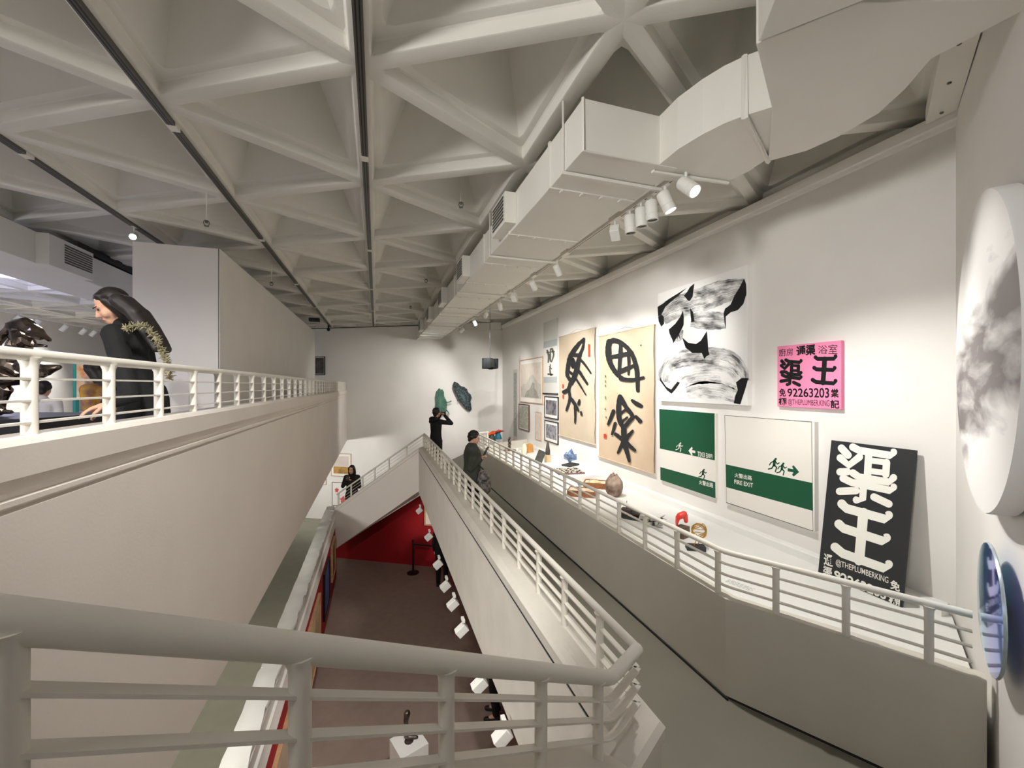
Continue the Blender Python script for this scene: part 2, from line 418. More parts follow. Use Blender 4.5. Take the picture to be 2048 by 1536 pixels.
# light tracks along the ribs
def ceiling_track(i, y0, y1, label):
    X = LX0 + i * LS
    t = thing('ceiling_track', label, 'light track', (X, (y0 + y1) / 2, ZR), 'light tracks along the ceiling ribs')
    MB().box((X - .032, y0, ZR - .035), (X + .032, y1, ZR + .002)).obj('channel', TRACKM, t)
    for s in (-1, 1): MB().box((X + s * .012 - .005, y0 + .01, ZR - .0365), (X + s * .012 + .005, y1 - .01, ZR - .034)).obj('slot', DARK, t)
    for k in range(int((y1 - y0) / 3.0)):
        MB().box((X - .035, y0 + 1.2 + k * 3.0, ZR - .038), (X + .035, y0 + 1.3 + k * 3.0, ZR - .004)).obj('joint', RAIL, t)
ceiling_track(0, .2, 16.9, 'straight dark light track on the ceiling rib above the void')
ceiling_track(-1, .2, 17.8, 'dark light track on the rib second from the long duct')
ceiling_track(-2, 1.2, 18.6, 'dark light track on the rib above the bent woman and white box wall')
# ---------------------------------------------------------------- railings
def railing(name, label, path, posts, ends=(0, 0), drops=(.095, .18, .265), base=.345, r=.0215, bw=.015):
    """path: centre line of the handrail; posts: (segment, distance) pairs"""
    t = thing(name, label, 'railing', tuple(path[0]), None)
    def seg(k, d):
        a, b = path[k], path[k + 1]; return a + (b - a).normalized() * d
    # handrail with small rounded corners
    pts = []
    for i, p in enumerate(path):
        if 0 < i < len(path) - 1:
            a = (path[i - 1] - p).normalized() * .05; b = (path[i + 1] - p).normalized() * .05
            for q in (0, .5, 1): pts.append((p + a) * (1 - q) ** 2 + p * 2 * q * (1 - q) + (p + b) * q * q)
        else: pts.append(p)
    MB().tube(pts, r, 14).obj('handrail', RAIL, t, smooth=50)
    for d in drops:
        MB().sweep([q - Vector((0, 0, d)) for q in pts], [(bw, -.004), (bw, .004), (-bw, .004), (-bw, -.004)]).obj('bar', RAIL, t)
    for k, d in posts:
        p = seg(k, d)
        mb = MB(); mb.lathe([(.0225, -base), (.0225, -.05), (.024, -.034), (.029, -.022), (.034, -.012)], 14)
        o = mb.obj('post', RAIL, t, smooth=50)
        for v in o.data.vertices: v.co += p
    return t
def dist_on(path, k, px, py=None, plane='x'):
    """distance along segment k at which the picture column px meets it"""
    a, b = path[k], path[k + 1]; d = Vector((b.x - a.x, b.y - a.y, 0)); n = Vector((-d.y, d.x, 0))
    q = at_plane(px, 900, a, n); return (Vector((q.x, q.y, 0)) - Vector((a.x, a.y, 0))).length * (b - a).length / d.length
RN = [N0, C2, P1]
railing('stair_railing', 'white tubular stair railing closest to the camera, sloping up to the left', RN, [(0, dist_on(RN, 0, x)) for x in (12, 600, 893, 1082, 1196)], r=.030, bw=.018)
RP = [P1 + Vector((0, .0, 0)), P2]
posts = [(0, .36 + .47 * k) for k in range(21)]
railing('passage_railing', 'long white tubular railing along the passage edge of the void', RP, [p for p in posts if p[1] < 9.45])
RF = [P2, P3]
L = (P3 - P2).length
railing('far_stair_railing', 'short white railing descending left from the far corner of the void', RF, [(0, .03), (0, .62), (0, 1.24), (0, 1.75), (0, 2.2), (0, 2.62), (0, L - .06)], drops=(.095, .18, .265))
ZL = .762 + .348
RL = [Vector((3.19, 1.424, ZL)), Vector((2.57, 2.56, ZL)), Vector((2.57, 10.96, ZL)), Vector((2.95, 11.18, ZL))]
pl = [(0, dist_on(RL, 0, x)) for x in (1858, 1692, 1552)] + [(1, .065 + .47 * k) for k in range(18)] + [(2, .02), (2, .41)]
railing('ledge_railing', 'white tubular railing on the half wall before the display ledge', RL, pl)
RU = [Vector((-1.18, .1, 2.51)), Vector((-1.18, 17.75, 2.51))]
railing('upper_railing', 'white tubular railing on top of the upper parapet beside the bending woman', RU, [(0, 1.02 - .1 + .0 + .465 * k) for k in range(37)], base=.287, drops=(.086, .165, .243))

# ---------------------------------------------------------------- ducts
DZ0 = CAM_H + 1.75; DZ1 = CAM_H + 2.14
d = thing('air_duct', 'long white painted air duct under the coffers above the passage', 'duct', (1.9, 8, DZ0))
DXL, DXR = 1.46, 2.31
yE = at_z(1165, 300, DZ0).y
MB().box((DXL, yE, DZ0), (DXR, 16.35, DZ1)).obj('duct_run', DUCT, d, bevel=.006)
k = 0; y = yE + .62
flm = MB(); w_ = .012
flm.box((DXL - w_, -.018, DZ0 - w_), (DXR + w_, .018, DZ0)); flm.box((DXL - w_, -.018, DZ0), (DXL, .018, DZ1)); flm.box((DXR, -.018, DZ0), (DXR + w_, .018, DZ1)); flm.box((DXL - w_, -.018, DZ1), (DXR + w_, .018, DZ1 + w_))
for j in range(4): flm.box((DXL + .1 + j * .2, -.022, DZ0 - .026), (DXL + .115 + j * .2, .022, DZ0 - .01))
flme = flm.mesh('flange', DUCT)
rodm = MB().box((DXL - .02, -.006, DZ0 - .03), (DXL - .008, .006, ZR)).box((DXR + .008, -.006, DZ0 - .03), (DXR + .02, .006, ZR)).box((DXL - .03, -.016, DZ0 - .032), (DXR + .09, .016, DZ0 - .006))
rodme = rodm.mesh('hanger', DUCT)
while y < 16:
    piece('flange', flme, d, Matrix.Translation((0, y, 0))); y += 1.18
y = yE + .32
while y < 16:
    piece('hanger', rodme, d, Matrix.Translation((0, y, 0))); y += 2.3
# side outlets with grilles on the left face
for y in (yE + 1.55, yE + 3.9, yE + 6.2, yE + 8.5, yE + 10.8):
    mb = MB(); mb.box((DXL - .13, y, DZ0 + .03), (DXL, y + .55, DZ1 - .02)); g = mb.obj('outlet', DUCT, d, bevel=.004)
    mb = MB()
    for j in range(7): mb.box((DXL - .137, y + .06, DZ0 + .075 + j * .04), (DXL - .128, y + .49, DZ0 + .098 + j * .04))
    mb.obj('grille', TRACKM, g)
# neck, bend and plenum at the near end
zt = DZ1
e = [at_z(*p, DZ0) for p in ((1306, 341), (1355.5, 300), (1404.7, 270), (1448.5, 248), (1489.5, 232))]
oute = [at_z(*p, DZ0) for p in ((1536, 318), (1495, 345), (1456, 363))]
MB().prism([(p.x, p.y) for p in e + oute] + [(e[0].x + .02, e[0].y + .18)], DZ0 + .004, zt).obj('duct_bend', DUCT, d)
pl_ = [at_z(*p, DZ0) for p in ((1545, 215), (1536, 318), (1612, 297), (1675, 269), (1757, 221), (1811, 171), (1849, 126), (1862, 111))]
inr = at_z(1490, 0, DZ0); inr2 = at_z(1512, 80, DZ0)
pn = [(p.x, p.y) for p in pl_]
last = pl_[-1]
MB().prism(pn + [(last.x + .05, last.y - .38), (inr2.x + .25, inr2.y - .32), (inr2.x, inr2.y)], DZ0 - .02, zt + .06).obj('plenum', DUCT, d, bevel=.005)
MB().prism([(inr2.x - .02, inr2.y - .03), (inr2.x + .24, inr2.y - .36), (inr2.x + .05, inr2.y - .9), (inr2.x - .5, inr2.y - .75)], DZ0 - .04, zt + .06).obj('plenum_end', DUCT, d, bevel=.005)
MB().prism([(e[-1].x, e[-1].y), (pl_[0].x, pl_[0].y), (pl_[1].x, pl_[1].y), (oute[0].x, oute[0].y - .001)], DZ0 + .003, zt).obj('collar', DUCT, d)
a, b = e[-1], oute[0]
MB().tube([(a.x, a.y, zt), (a.x, a.y, DZ0 - .012), (b.x, b.y, DZ0 - .012), (b.x, b.y, zt)], .02, 6).obj('flange', DUCT, d)
a, b = e[0], oute[-1]
MB().tube([(a.x, a.y, zt), (a.x, a.y, DZ0 - .012), (b.x, b.y, DZ0 - .012)], .016, 6).obj('flange', DUCT, d)
a, b = at_z(1165, 300, DZ0), at_z(1306, 338, DZ0)
MB().tube([(DXL, yE, zt), (DXL, yE, DZ0 - .006), (b.x, yE, DZ0 - .006), (b.x, yE, zt)], .012, 6).obj('flange', DUCT, d)
# the parallel duct over the upper floor
u = thing('air_duct', 'white air duct with grille outlet above the upper floor at far left', 'duct', (-4.9, 8, DZ0))
xr = -4.5
MB().box((xr - .95, 1.0, DZ0 - .05), (xr, 17.5, DZ1)).obj('duct_run', DUCT, u, bevel=.006)
q = at_x(187, 540, xr + .15); q0 = at_x(98, 520, xr + .15)
MB().box((xr, q0.y, DZ0 - .06), (xr + .15, q.y, DZ1 - .01)).obj('outlet', DUCT, u, bevel=.004)
g0 = at_x(130, 520, xr + .155); g1 = at_x(187, 540, xr + .155)
mb = MB()
for j in range(8): mb.box((xr + .15, g0.y, DZ0 + .05 + j * .036), (xr + .158, g1.y - .03, DZ0 + .07 + j * .036))
mb.obj('grille', TRACKM, u)
MB().box((xr - 1.5, q.y + .1, DZ1 + .08), (xr - .1, q.y + 2.3, DZ1 + .2)).obj('tray', DARK, u)

# ---------------------------------------------------------------- spotlights
LENS = M('lit lens', (255, 246, 228), .3, emit=9.0)
LENSD = M('dark lens', (30, 30, 30), .25)
SILV = M('reflector', (215, 215, 212), .18, metal=1)
def spotlight(pos, aim, label, lit=True, size=1.0, stem=.10, power=40, beam=50, color=NEUT, group='spotlights on the track beside the duct', name='spotlight', body=LAMPW, shape='tube', lamp_on=True):
    p = Vector(pos); dv = (Vector(aim) - p).normalized()
    t = thing(name, label, 'spotlight', tuple(p), group)
    MB().box((p.x - .018 * size, p.y - .05 * size, p.z + stem), (p.x + .018 * size, p.y + .05 * size, p.z + stem + .035 * size)).obj('adapter', body, t, bevel=.003)
    MB().tube([p + Vector((0, 0, stem)), p + Vector((0, 0, .0))], .010 * size, 8).obj('stem', body, t, smooth=50)
    z = dv; x = Vector((0, 0, 1)).cross(z)
    x = x.normalized() if x.length > .05 else Vector((1, 0, 0)); y = z.cross(x)
    T = basis(x, y, z, p - dv * .05 * size)
    R = .047 * size; Lh = .15 * size
    mb = MB()
    if shape == 'tube': mb.lathe([(R * .55, -.01), (R * .9, 0), (R, .012), (R, Lh * .66), (R * .95, Lh * .665), (R * .95, Lh * .69), (R, Lh * .70), (R, Lh), (R * .86, Lh), (R * .82, Lh - .014)], 20, T=T)
    else: mb.box((-R * 1.05, -R * 1.05, 0), (R * 1.05, R * 1.05, Lh * .95), T=T)
    h = mb.obj('housing', body, t, smooth=40)
    if shape != 'tube':
        b = h.modifiers.new('edge', 'BEVEL'); b.width = .006; b.segments = 2
        MB().lathe([(R * .8, Lh * .951), (R * .8, Lh * .955)], 16, T=T).obj('lens', LENS if lit else LENSD, h)
    else:
        MB().lathe([(R * .83, Lh - .013), (R * .5, Lh - .012), (.001, Lh - .011)], 18, T=T).obj('lens', LENS if lit else LENSD, h, smooth=60)
    if lit and lamp_on:
        l = lamp('SPOT', p + dv * (.12 * size), power, color, aim, beam, .7, .03)
        l.parent = t; l.matrix_parent_inverse = Matrix.Translation(-p)
    return t
TRX = 2.42; TRZ = CAM_H + 1.76
t = thing('light_track', 'slim white light track along the lower right edge of the duct', 'light track', (TRX, 8, TRZ))
MB().box((TRX - .02, at_x(1348, 350, TRX).y, TRZ), (TRX + .02, 14.6, TRZ + .035)).obj('channel', RAIL, t)
MB().box((TRX - .006, at_x(1348, 350, TRX).y + .01, TRZ - .002), (TRX + .006, 14.6, TRZ + .002)).obj('slot', TRACKM, t)
for px in (1232, 1131, 1068, 1020): 
    q = at_x(px, 600, TRX); MB().box((TRX - .03, q.y - .10, TRZ - .004), (TRX + .03, q.y + .10, TRZ + .05)).obj('joint', RAIL, t)
for y in (5.5, 8.0, 10.5, 13): MB().tube([(TRX, y, TRZ + .03), (TRX, y, ZR)], .004, 6).obj('wire', RAIL, t)
def on_track(px): return Vector((TRX, at_x(px, 600, TRX).y, TRZ - .115))
q = NRW + NR_DIR * 1.9
disc_aim = (q.x, q.y, 2.3)
spots = [
 (1372, disc_aim, 'lit white spotlight at the camera end of the duct track, showing its round lens', 75, 52, True, 'tube'),
 (1330, (3.7, 2.3, .55), 'brightly lit white spotlight second from the camera end of the track', 210, 100, True, 'tube'),
 (1303, 'down', 'white spotlight with dark face, third from the camera end', 110, 85, False, 'tube'),
 (1282, 'down', 'white spotlight with dark face, between two like it on the track', 120, 85, False, 'tube'),
 (1260, 'down', 'white downward spotlight lowest of the dark faced three', 120, 85, False, 'tube'),
 (1230, (4.3, 5.9, 2.4), 'small square spotlight alone under the track joint', 120, 85, True, 'box'),
 (1114, (4.3, 6.6, 1.8), 'small lit spotlight before the bare ceiling above the beige scrolls', 230, 85, True, 'tube'),
 (1066, (4.3, 8.0, 1.8), 'small upright spotlight over the nearer beige scroll', 230, 85, True, 'tube'),
 (1028, (4.3, 9.4, 1.8), 'small spotlight fourth from the hanging black lantern', 230, 85, True, 'box'),
 (1000, (3.9, 10.8, 1.4), 'small spotlight third from the hanging black lantern', 200, 80, True, 'tube'),
 (972, (2.9, 15.4, 2.2), 'small spotlight second from the far end of the track', 330, 44, True, 'tube'),
 (949, (4.0, 13.0, 2.0), 'small lit spotlight close to the far end of the track', 150, 70, True, 'tube'),
 (925, (0.2, 16.9, .9), 'last small spotlight at the far end of the track', 300, 80, True, 'tube'),
]
for px, aim, lab, pw, bm_, lit, shp in spots:
    q = on_track(px)
    if aim == 'down': aim = (q.x + .12, q.y - .05, q.z - 2)
    spotlight(q, aim, lab, lit, 1.2 if px > 1250 else 1.0, .11, pw, bm_, NEUT, shape=shp)
# a lit spotlight on the rib over the upper floor and a row before the far left wall
X = LX0 - 2 * LS
q = at_x(268, 498, X)
spotlight((X, q.y, ZR - .16), (-1.6, 1.2, 1.5), 'glaring white spotlight on the ceiling rib beside the white box wall', True, 1.0, .12, 40, 70, COOL, None)
tl = thing('light_track', 'thin light track in front of the distant white wall at far left', 'light track', (-9.5, 8, 4.4))
MB().box((-9.52, 5, 4.38), (-9.48, 19, 4.43)).obj('channel', RAIL, tl)
for i, (px, lab) in enumerate(((37, 'leftmost of the small spotlights before the far left wall'), (75, 'second of the small spotlights before the far left wall'), (130, 'third of the small spotlights before the far left wall'), (168, 'fourth of the small spotlights before the far left wall'), (188, 'rightmost of the small spotlights before the far left wall'))):
    q = at_x(px, 640, -9.5)
    spotlight((-9.5, q.y, 4.27), (-11, q.y, 2.4), lab, True, 1.5, .11, 110, 80, NEUT, 'small spotlights before the far left wall')
# spotlights under the edge of the passage slab, over the lower floor
LXS = 1.0
low = [(830, 991), (840, 1020), (859, 1072), (878, 1127), (893, 1170), (908, 1206), (926, 1257), (962, 1366), (1008, 1468)]
names_ = ('farthest white spotlight under the passage slab, at the red corner', 'second white spotlight under the passage slab, against the red wall', 'white spotlight under the slab beside the glowing red wall', 'white spotlight under the slab beside the dark visitor', 'white spotlight under the slab below the dark visitor', 'fifth white spotlight under the slab counted from the camera', 'white spotlight under the slab just above the stair handrail', 'white spotlight under the slab seen through the stair railing', 'closest white spotlight under the slab, low in the stair railing')
for (px, py), lab in zip(low, names_):
    q = at_x(px, py, LXS)
    far_ = px < 860
    aim = (q.x + 1.2, q.y + 1.4, -2.0) if px == 859 else (q.x - 1.2, q.y + .1, q.z - 1.2)
    aim = (-1.1, q.y, -2.2)
    tt = spotlight((q.x, q.y, q.z), aim, lab, True, 1.0, .09, 14, 60, WARM, 'spotlights under the passage slab', shape='box', body=LAMPW, lamp_on=px not in (830, 893, 962))
    for c_ in tt.children:
        if c_.name.startswith('lamp'): c_.data.energy = 24
lamp('SPOT', (1.9, 10.6, -.75), 90, (1, .9, .85), (1.75, 12.2, -1.6), 52, .8, .05)
# lit room beyond the red partition
for X, Y in ((-2.2, 14.8), (-4.5, 16.0)):
    lamp('SPOT', (X, Y, .05), 140, NEUT, (X + .9, farwall(X + .9), -1.2), 110, .7, .08)
lamp('POINT', (-2.6, 4.0, -.2), 130, NEUT, radius=.2)  # added point fills, no fixtures, brightening the floor strip
lamp('POINT', (-2.8, 9.0, -.2), 60, NEUT, radius=.2)
# upper floor and hall fill: added bluish point lights without fixtures
lamp('POINT', (-6.2, 4.0, 4.2), 80, (.60, .62, 1.0), radius=.3)
lamp('POINT', (-7.5, 11.0, 4.2), 110, (.66, .68, 1.0), radius=.3)

# pendant sprinkler heads
def sprinkler(px, py, label, D, big=1.0):
    p = at_d(px, py, D); t = thing('sprinkler_head', label, 'sprinkler', tuple(p), 'pendant sprinkler heads')
    MB().tube([p + Vector((0, 0, .03)), (p.x, p.y, ZR + .80)], .006, 8).obj('pipe', CEIL, t)
    T = basis(ray(px, py).normalized().cross(Vector((0, 0, 1))).normalized(), (0, 0, 1), -ray(px, py).normalized(), p)
    MB().tube([T @ Vector((.028 * math.cos(a), .034 * math.sin(a), 0)) for a in [2 * PI * j / 16 for j in range(17)]], .005, 6).obj('yoke', TRACKM, t, smooth=60)
    MB().lathe([(.012, .0), (.016, .01), (.012, .03)], 8, T=Matrix.Translation(p)).obj('nozzle', TRACKM, t)
    MB().lathe([(.026, -.04), (.026, -.036), (.01, -.03)], 10, T=Matrix.Translation(p)).obj('deflector', TRACKM, t)
sprinkler(922, 409, 'sprinkler head hanging in the coffers left of the duct, largest one', 5.3)
sprinkler(413, 446, 'sprinkler head hanging in the coffers above the bent woman', 5.0)
sprinkler(543, 567, 'small sprinkler head just above the white box wall edge', 8.0)
sprinkler(852, 561, 'small sprinkler head between the dark ceiling track and far duct', 8.6)
sprinkler(821, 614, 'tiny sprinkler head near the far end of the ceiling', 11.5)
p = at_d(629, 640, 14.5)
t = thing('projector', 'small black projector box under the ceiling by the far wall', 'projector', tuple(p))
MB().box((p.x - .17, p.y - .12, p.z - .06), (p.x + .17, p.y + .12, p.z + .06)).obj('case', DARK, t, bevel=.01)
MB().tube([p + Vector((0, 0, .05)), (p.x, p.y, ZR)], .015, 8).obj('bracket', DARK, t)
MB().lathe([(.035, 0), (.035, .04)], 12, T=basis((1, 0, 0), (0, 0, 1), (0, -1, 0), p + Vector((.07, -.11, 0)))).obj('lens', LENSD, t)
p = at_d(657, 659, 15.9)
t = thing('security_camera', 'tiny dark dome camera under the ceiling rib at the far wall', 'camera', tuple(p))
MB().ball(p, (.06, .06, .07)).obj('dome', DARK, t, smooth=60); MB().tube([p, (p.x, p.y, ZR)], .03, 8).obj('mount', DARK, t)

# white box wall on the upper floor
bx = -2.2
y0 = at_x(440, 600, bx).y
m = MB(); m.box((bx - 1.05, y0, 1.4), (bx, 17.2, 4.42)); o = m.obj('box_wall', WALL); tag(o, 'tall white free-standing exhibition wall behind the upper railing', 'partition')
MB().box((bx - .02, y0 - .004, 1.4), (bx - .012, y0 + .002, 4.42)).obj('joint', GAP, o)
# ---------------------------------------------------------------- flat art helpers
WX = 4.4
def flat_mesh(polys, name, mat, parent, place, fix=False):
    """polygons given as lists of picture-traced points already in the room; place(p) lifts them off the panel"""
    m = MB()
    for pl in polys: m.add([place(p) for p in pl], [tuple(range(len(pl)))])
    return m.obj(name, mat, parent, fix=fix)
def smooth_path(pts, n=6):
    """Catmull-Rom through (x, y, width)"""
    P = [pts[0]] + list(pts) + [pts[-1]]; out = []
    for i in range(1, len(P) - 2):
        a, b, c, d = P[i - 1], P[i], P[i + 1], P[i + 2]
        for k in range(n):
            t = k / n
            out.append(tuple(.5 * (2 * b[j] + (c[j] - a[j]) * t + (2 * a[j] - 5 * b[j] + 4 * c[j] - d[j]) * t * t + (3 * b[j] - a[j] - 3 * c[j] + d[j]) * t ** 3) for j in range(3)))
    out.append(tuple(P[-2])); return out
LIFT = [Vector((0, 0, 0)), 0]
def stroke(mb, pts, f, smooth=True, cap=True, rough=0.0, n=6):
    """a brush stroke: centre line (x, y, width) in traced units, f maps (x, y) onto the panel; UV runs along and across"""
    f0 = f; LIFT[1] += 1; dl = LIFT[0] * LIFT[1]; f = lambda x, y: f0(x, y) + dl      # every stroke lies a hair above the one before
    q = smooth_path(pts, n) if smooth and len(pts) > 2 else list(pts)
    if len(q) == 2: q = [tuple(q[0][j] * (1 - t) + q[1][j] * t for j in range(3)) for t in (0, .33, .66, 1)]
    L = 0; rows = []
    for i, (x, y, w_) in enumerate(q):
        a = q[max(0, i - 1)]; b = q[min(len(q) - 1, i + 1)]
        tx, ty = b[0] - a[0], b[1] - a[1]; l = math.hypot(tx, ty) or 1; tx /= l; ty /= l
        if i: L += math.hypot(x - q[i - 1][0], y - q[i - 1][1])
        h = w_ / 2; j0 = random.uniform(-rough, rough) * w_; j1 = random.uniform(-rough, rough) * w_
        rows.append(((x - ty * (h + j0), y + tx * (h + j0)), (x + ty * (h + j1), y - tx * (h + j1)), L, (x, y), (tx, ty), h))
    base = len(mb.v)
    for r in rows:
        mb.v.append(f(*r[0])); mb.uv[len(mb.v) - 1] = (r[2], 0)
        mb.v.append(f(*r[1])); mb.uv[len(mb.v) - 1] = (r[2], 1)
    for i in range(len(rows) - 1):
        mb.f.append([base + 2 * i, base + 2 * i + 1, base + 2 * i + 3, base + 2 * i + 2]); mb.mi.append(0)
    if cap:
        for r, sgn in ((rows[0], -1), (rows[-1], 1)):
            c, t, h = r[3], r[4], r[5]; b0 = len(mb.v); k = 7
            for j in range(k):
                a = -PI / 2 + PI * j / (k - 1)
                x = c[0] + sgn * t[0] * h * math.cos(a) - t[1] * h * math.sin(a); y = c[1] + sgn * t[1] * h * math.cos(a) + t[0] * h * math.sin(a)
                mb.v.append(f(x, y)); mb.uv[len(mb.v) - 1] = (r[2], .5 + .5 * math.sin(a))
            mb.f.append(list(range(b0, b0 + k))); mb.mi.append(0)
def text_mesh(s, bold=0.0):
    cu = bpy.data.curves.new('txt', 'FONT'); cu.body = s; cu.size = 1; cu.offset = bold; cu.resolution_u = 4
    o = bpy.data.objects.new('txt', cu); C.objects.link(o)
    dg = bpy.context.evaluated_depsgraph_get(); dg.update()
    me = bpy.data.meshes.new_from_object(o.evaluated_get(dg))
    vs = [v.co.copy() for v in me.vertices]; fs = [tuple(p.vertices) for p in me.polygons]
    bpy.data.objects.remove(o); bpy.data.curves.remove(cu); bpy.data.meshes.remove(me)
    return vs, fs
def lettering(mb, s, quad, f, bold=0.0, pad=None):
    """text stretched into the traced quad TL, TR, BR, BL"""
    vs, fs = text_mesh(s, bold)
    if not vs: return
    x0 = min(v.x for v in vs); x1 = max(v.x for v in vs); y0 = min(v.y for v in vs); y1 = max(v.y for v in vs)
    out = []
    for v in vs:
        a = (v.x - x0) / (x1 - x0); b = (v.y - y0) / (y1 - y0)
        tl, tr, br, bl = quad
        X = (tl[0] * (1 - a) + tr[0] * a) * b + (bl[0] * (1 - a) + br[0] * a) * (1 - b)
        Y = (tl[1] * (1 - a) + tr[1] * a) * b + (bl[1] * (1 - a) + br[1] * a) * (1 - b)
        out.append(f(X, Y))
    mb.add(out, fs)
def let(t, mat, s, quad, f, bold=0.0):
    mb = MB(); lettering(mb, s, quad, f, bold)
    return mb.obj('lettering', mat, t, fix=False)
def crop(x0, y0, s):
    return lambda x, y: (x0 + x / s, y0 + y / s)
def on_wall(cr, X):
    def f(x, y):
        px, py = cr(x, y); return at_x(px, py, X)
    return f
def wall_rect(px, X):
    """Y and Z extent of a hanging rectangle from its four traced corners TL TR BR BL"""
    p = [at_x(x, y, X) for x, y in px]
    return ((p[0].y + p[3].y) / 2, (p[1].y + p[2].y) / 2, (p[2].z + p[3].z) / 2, (p[0].z + p[1].z) / 2)   # far y, near y, z0, z1

INK = M('brush ink', (30, 32, 33), .7)
INKB = M('black acrylic', (24, 26, 28), .35)
WHITEP = M('white canvas', (240, 240, 238), .7, bump=.05, bscale=150)
FRAMEW = M('white frame', (236, 234, 228), .45)
SCROLL = M('scroll paper', (208, 188, 163), .8, rgb2=(198, 174, 147), vscale=1.5, bump=.05, bscale=60)
SCROLL2 = M('scroll paper grey', (196, 182, 162), .8, rgb2=(186, 169, 145), vscale=1.5, bump=.05, bscale=60)
SEAL = M('seal red', (196, 62, 44), .7)
GREEN = M('exit green', (14, 80, 52), .5)
SIGNW = M('sign white', (232, 228, 220), .55)
PINK = M('sign pink', (238, 138, 176), .6, bump=.04)
BLACKS = M('sign black', (38, 40, 42), .55, bump=.04)
WPAINT = M('sign white paint', (238, 237, 228), .6)
DARKWOOD = M('dark red wood', (92, 38, 30), .4, rgb2=(70, 28, 22), vscale=12)
OAK = M('light wood', (196, 160, 124), .5, rgb2=(178, 140, 104), vscale=14)
BLACKF = M('black frame', (28, 28, 32), .35)
MOUNT = M('picture mount', (236, 233, 228), .8)

def streak_mat(name, dark, light, seed, cover=.5, stretch=.005):
    """dry brush: soft tones broken by streaks that run along the stroke (UV x along, y across)"""
    m = bpy.data.materials.new(name); m.use_nodes = True; nt = m.node_tree; b = nt.nodes['Principled BSDF']
    b.inputs['Roughness'].default_value = .45
    uv = nt.nodes.new('ShaderNodeUVMap'); uv.uv_map = 'UVMap'; outs = []
    for sx, sy, det, off in ((stretch * 1.6, 2.2, 3, 0), (stretch * .5, 34, 5, 3.7)):
        mp = nt.nodes.new('ShaderNodeMapping'); mp.inputs['Scale'].default_value = (sx, sy, 1); mp.inputs['Location'].default_value = (seed + off, seed * .7 + off, 0)
        nt.links.new(uv.outputs['UV'], mp.inputs['Vector'])
        n = nt.nodes.new('ShaderNodeTexNoise'); n.inputs['Scale'].default_value = 1.0; n.inputs['Detail'].default_value = det; n.inputs['Roughness'].default_value = .6
        nt.links.new(mp.outputs['Vector'], n.inputs['Vector']); outs.append(n.outputs['Fac'])
    mx = nt.nodes.new('ShaderNodeMix'); mx.data_type = 'FLOAT'; mx.inputs['Factor'].default_value = .42
    nt.links.new(outs[0], mx.inputs['A']); nt.links.new(outs[1], mx.inputs['B'])
    r = nt.nodes.new('ShaderNodeValToRGB'); r.color_ramp.elements[0].position = cover - .13; r.color_ramp.elements[1].position = cover + .07
    r.color_ramp.elements[0].color = lin(dark); r.color_ramp.elements[1].color = lin(light)
    nt.links.new(mx.outputs['Result'], r.inputs['Fac']); nt.links.new(r.outputs['Color'], b.inputs['Base Color'])
    return m


def panel(name, px, thick, mats, label, cat, edge=None, group=None, off=0.0, X=WX):
    """a stretched canvas or board hanging flat on the gallery wall"""
    ya, yb, z0, z1 = wall_rect(px, X - thick - off)
    t = thing(name, label, cat, (X, (ya + yb) / 2, z0), group)
    MB().box((X - thick - off, yb, z0), (X - .001 - off, ya, z1)).obj('board', mats, t, bevel=.004)
    return t, (ya, yb, z0, z1)
lift = lambda d: (lambda p: p + Vector((-d, 0, 0)))

# ---- black and white brush painting
cr4 = crop(1280, 500, 3.531)
t, R = panel('canvas_painting', [(1312, 586), (1492.5, 533.5), (1497, 811.5), (1320, 802)], .075, WHITEP, 'large white canvas with sweeping black and grey brush strokes', 'painting')
XF = WX - .075
f = on_wall(cr4, XF - .0015)
def dry(name, strokes, seed, cover, light=(238, 238, 236), dark=(26, 28, 30), lay=0.0):
    mb = MB(); ff = on_wall(cr4, XF - .0015 - lay)
    for s_ in strokes: stroke(mb, s_, ff, cap=False, rough=.03, n=8)
    return mb.obj(name, streak_mat('dry brush %d' % int(seed * 10), dark, light, seed, cover), t, fix=False)
dry('sweep', [[(150, 455, 150), (290, 395, 160), (450, 345, 175), (600, 290, 160), (742, 262, 125)]], 1.3, .515)
dry('sweep', [[(360, 490, 100), (480, 500, 135), (603, 500, 110)], [(225, 560, 40), (262, 600, 90), (295, 560, 30)]], 2.9, .535, lay=.0004)
dry('sweep', [[(165, 930, 90), (205, 810, 105), (310, 765, 120), (470, 750, 125), (610, 765, 125), (700, 830, 100), (738, 930, 70)]], 4.1, .515, lay=.0004)
dry('sweep', [[(240, 985, 90), (330, 905, 120), (470, 880, 130), (610, 890, 120), (690, 960, 80)], [(330, 1010, 80), (460, 985, 120), (600, 1010, 110), (690, 1040, 90)]], 6.2, .455, lay=.0008)
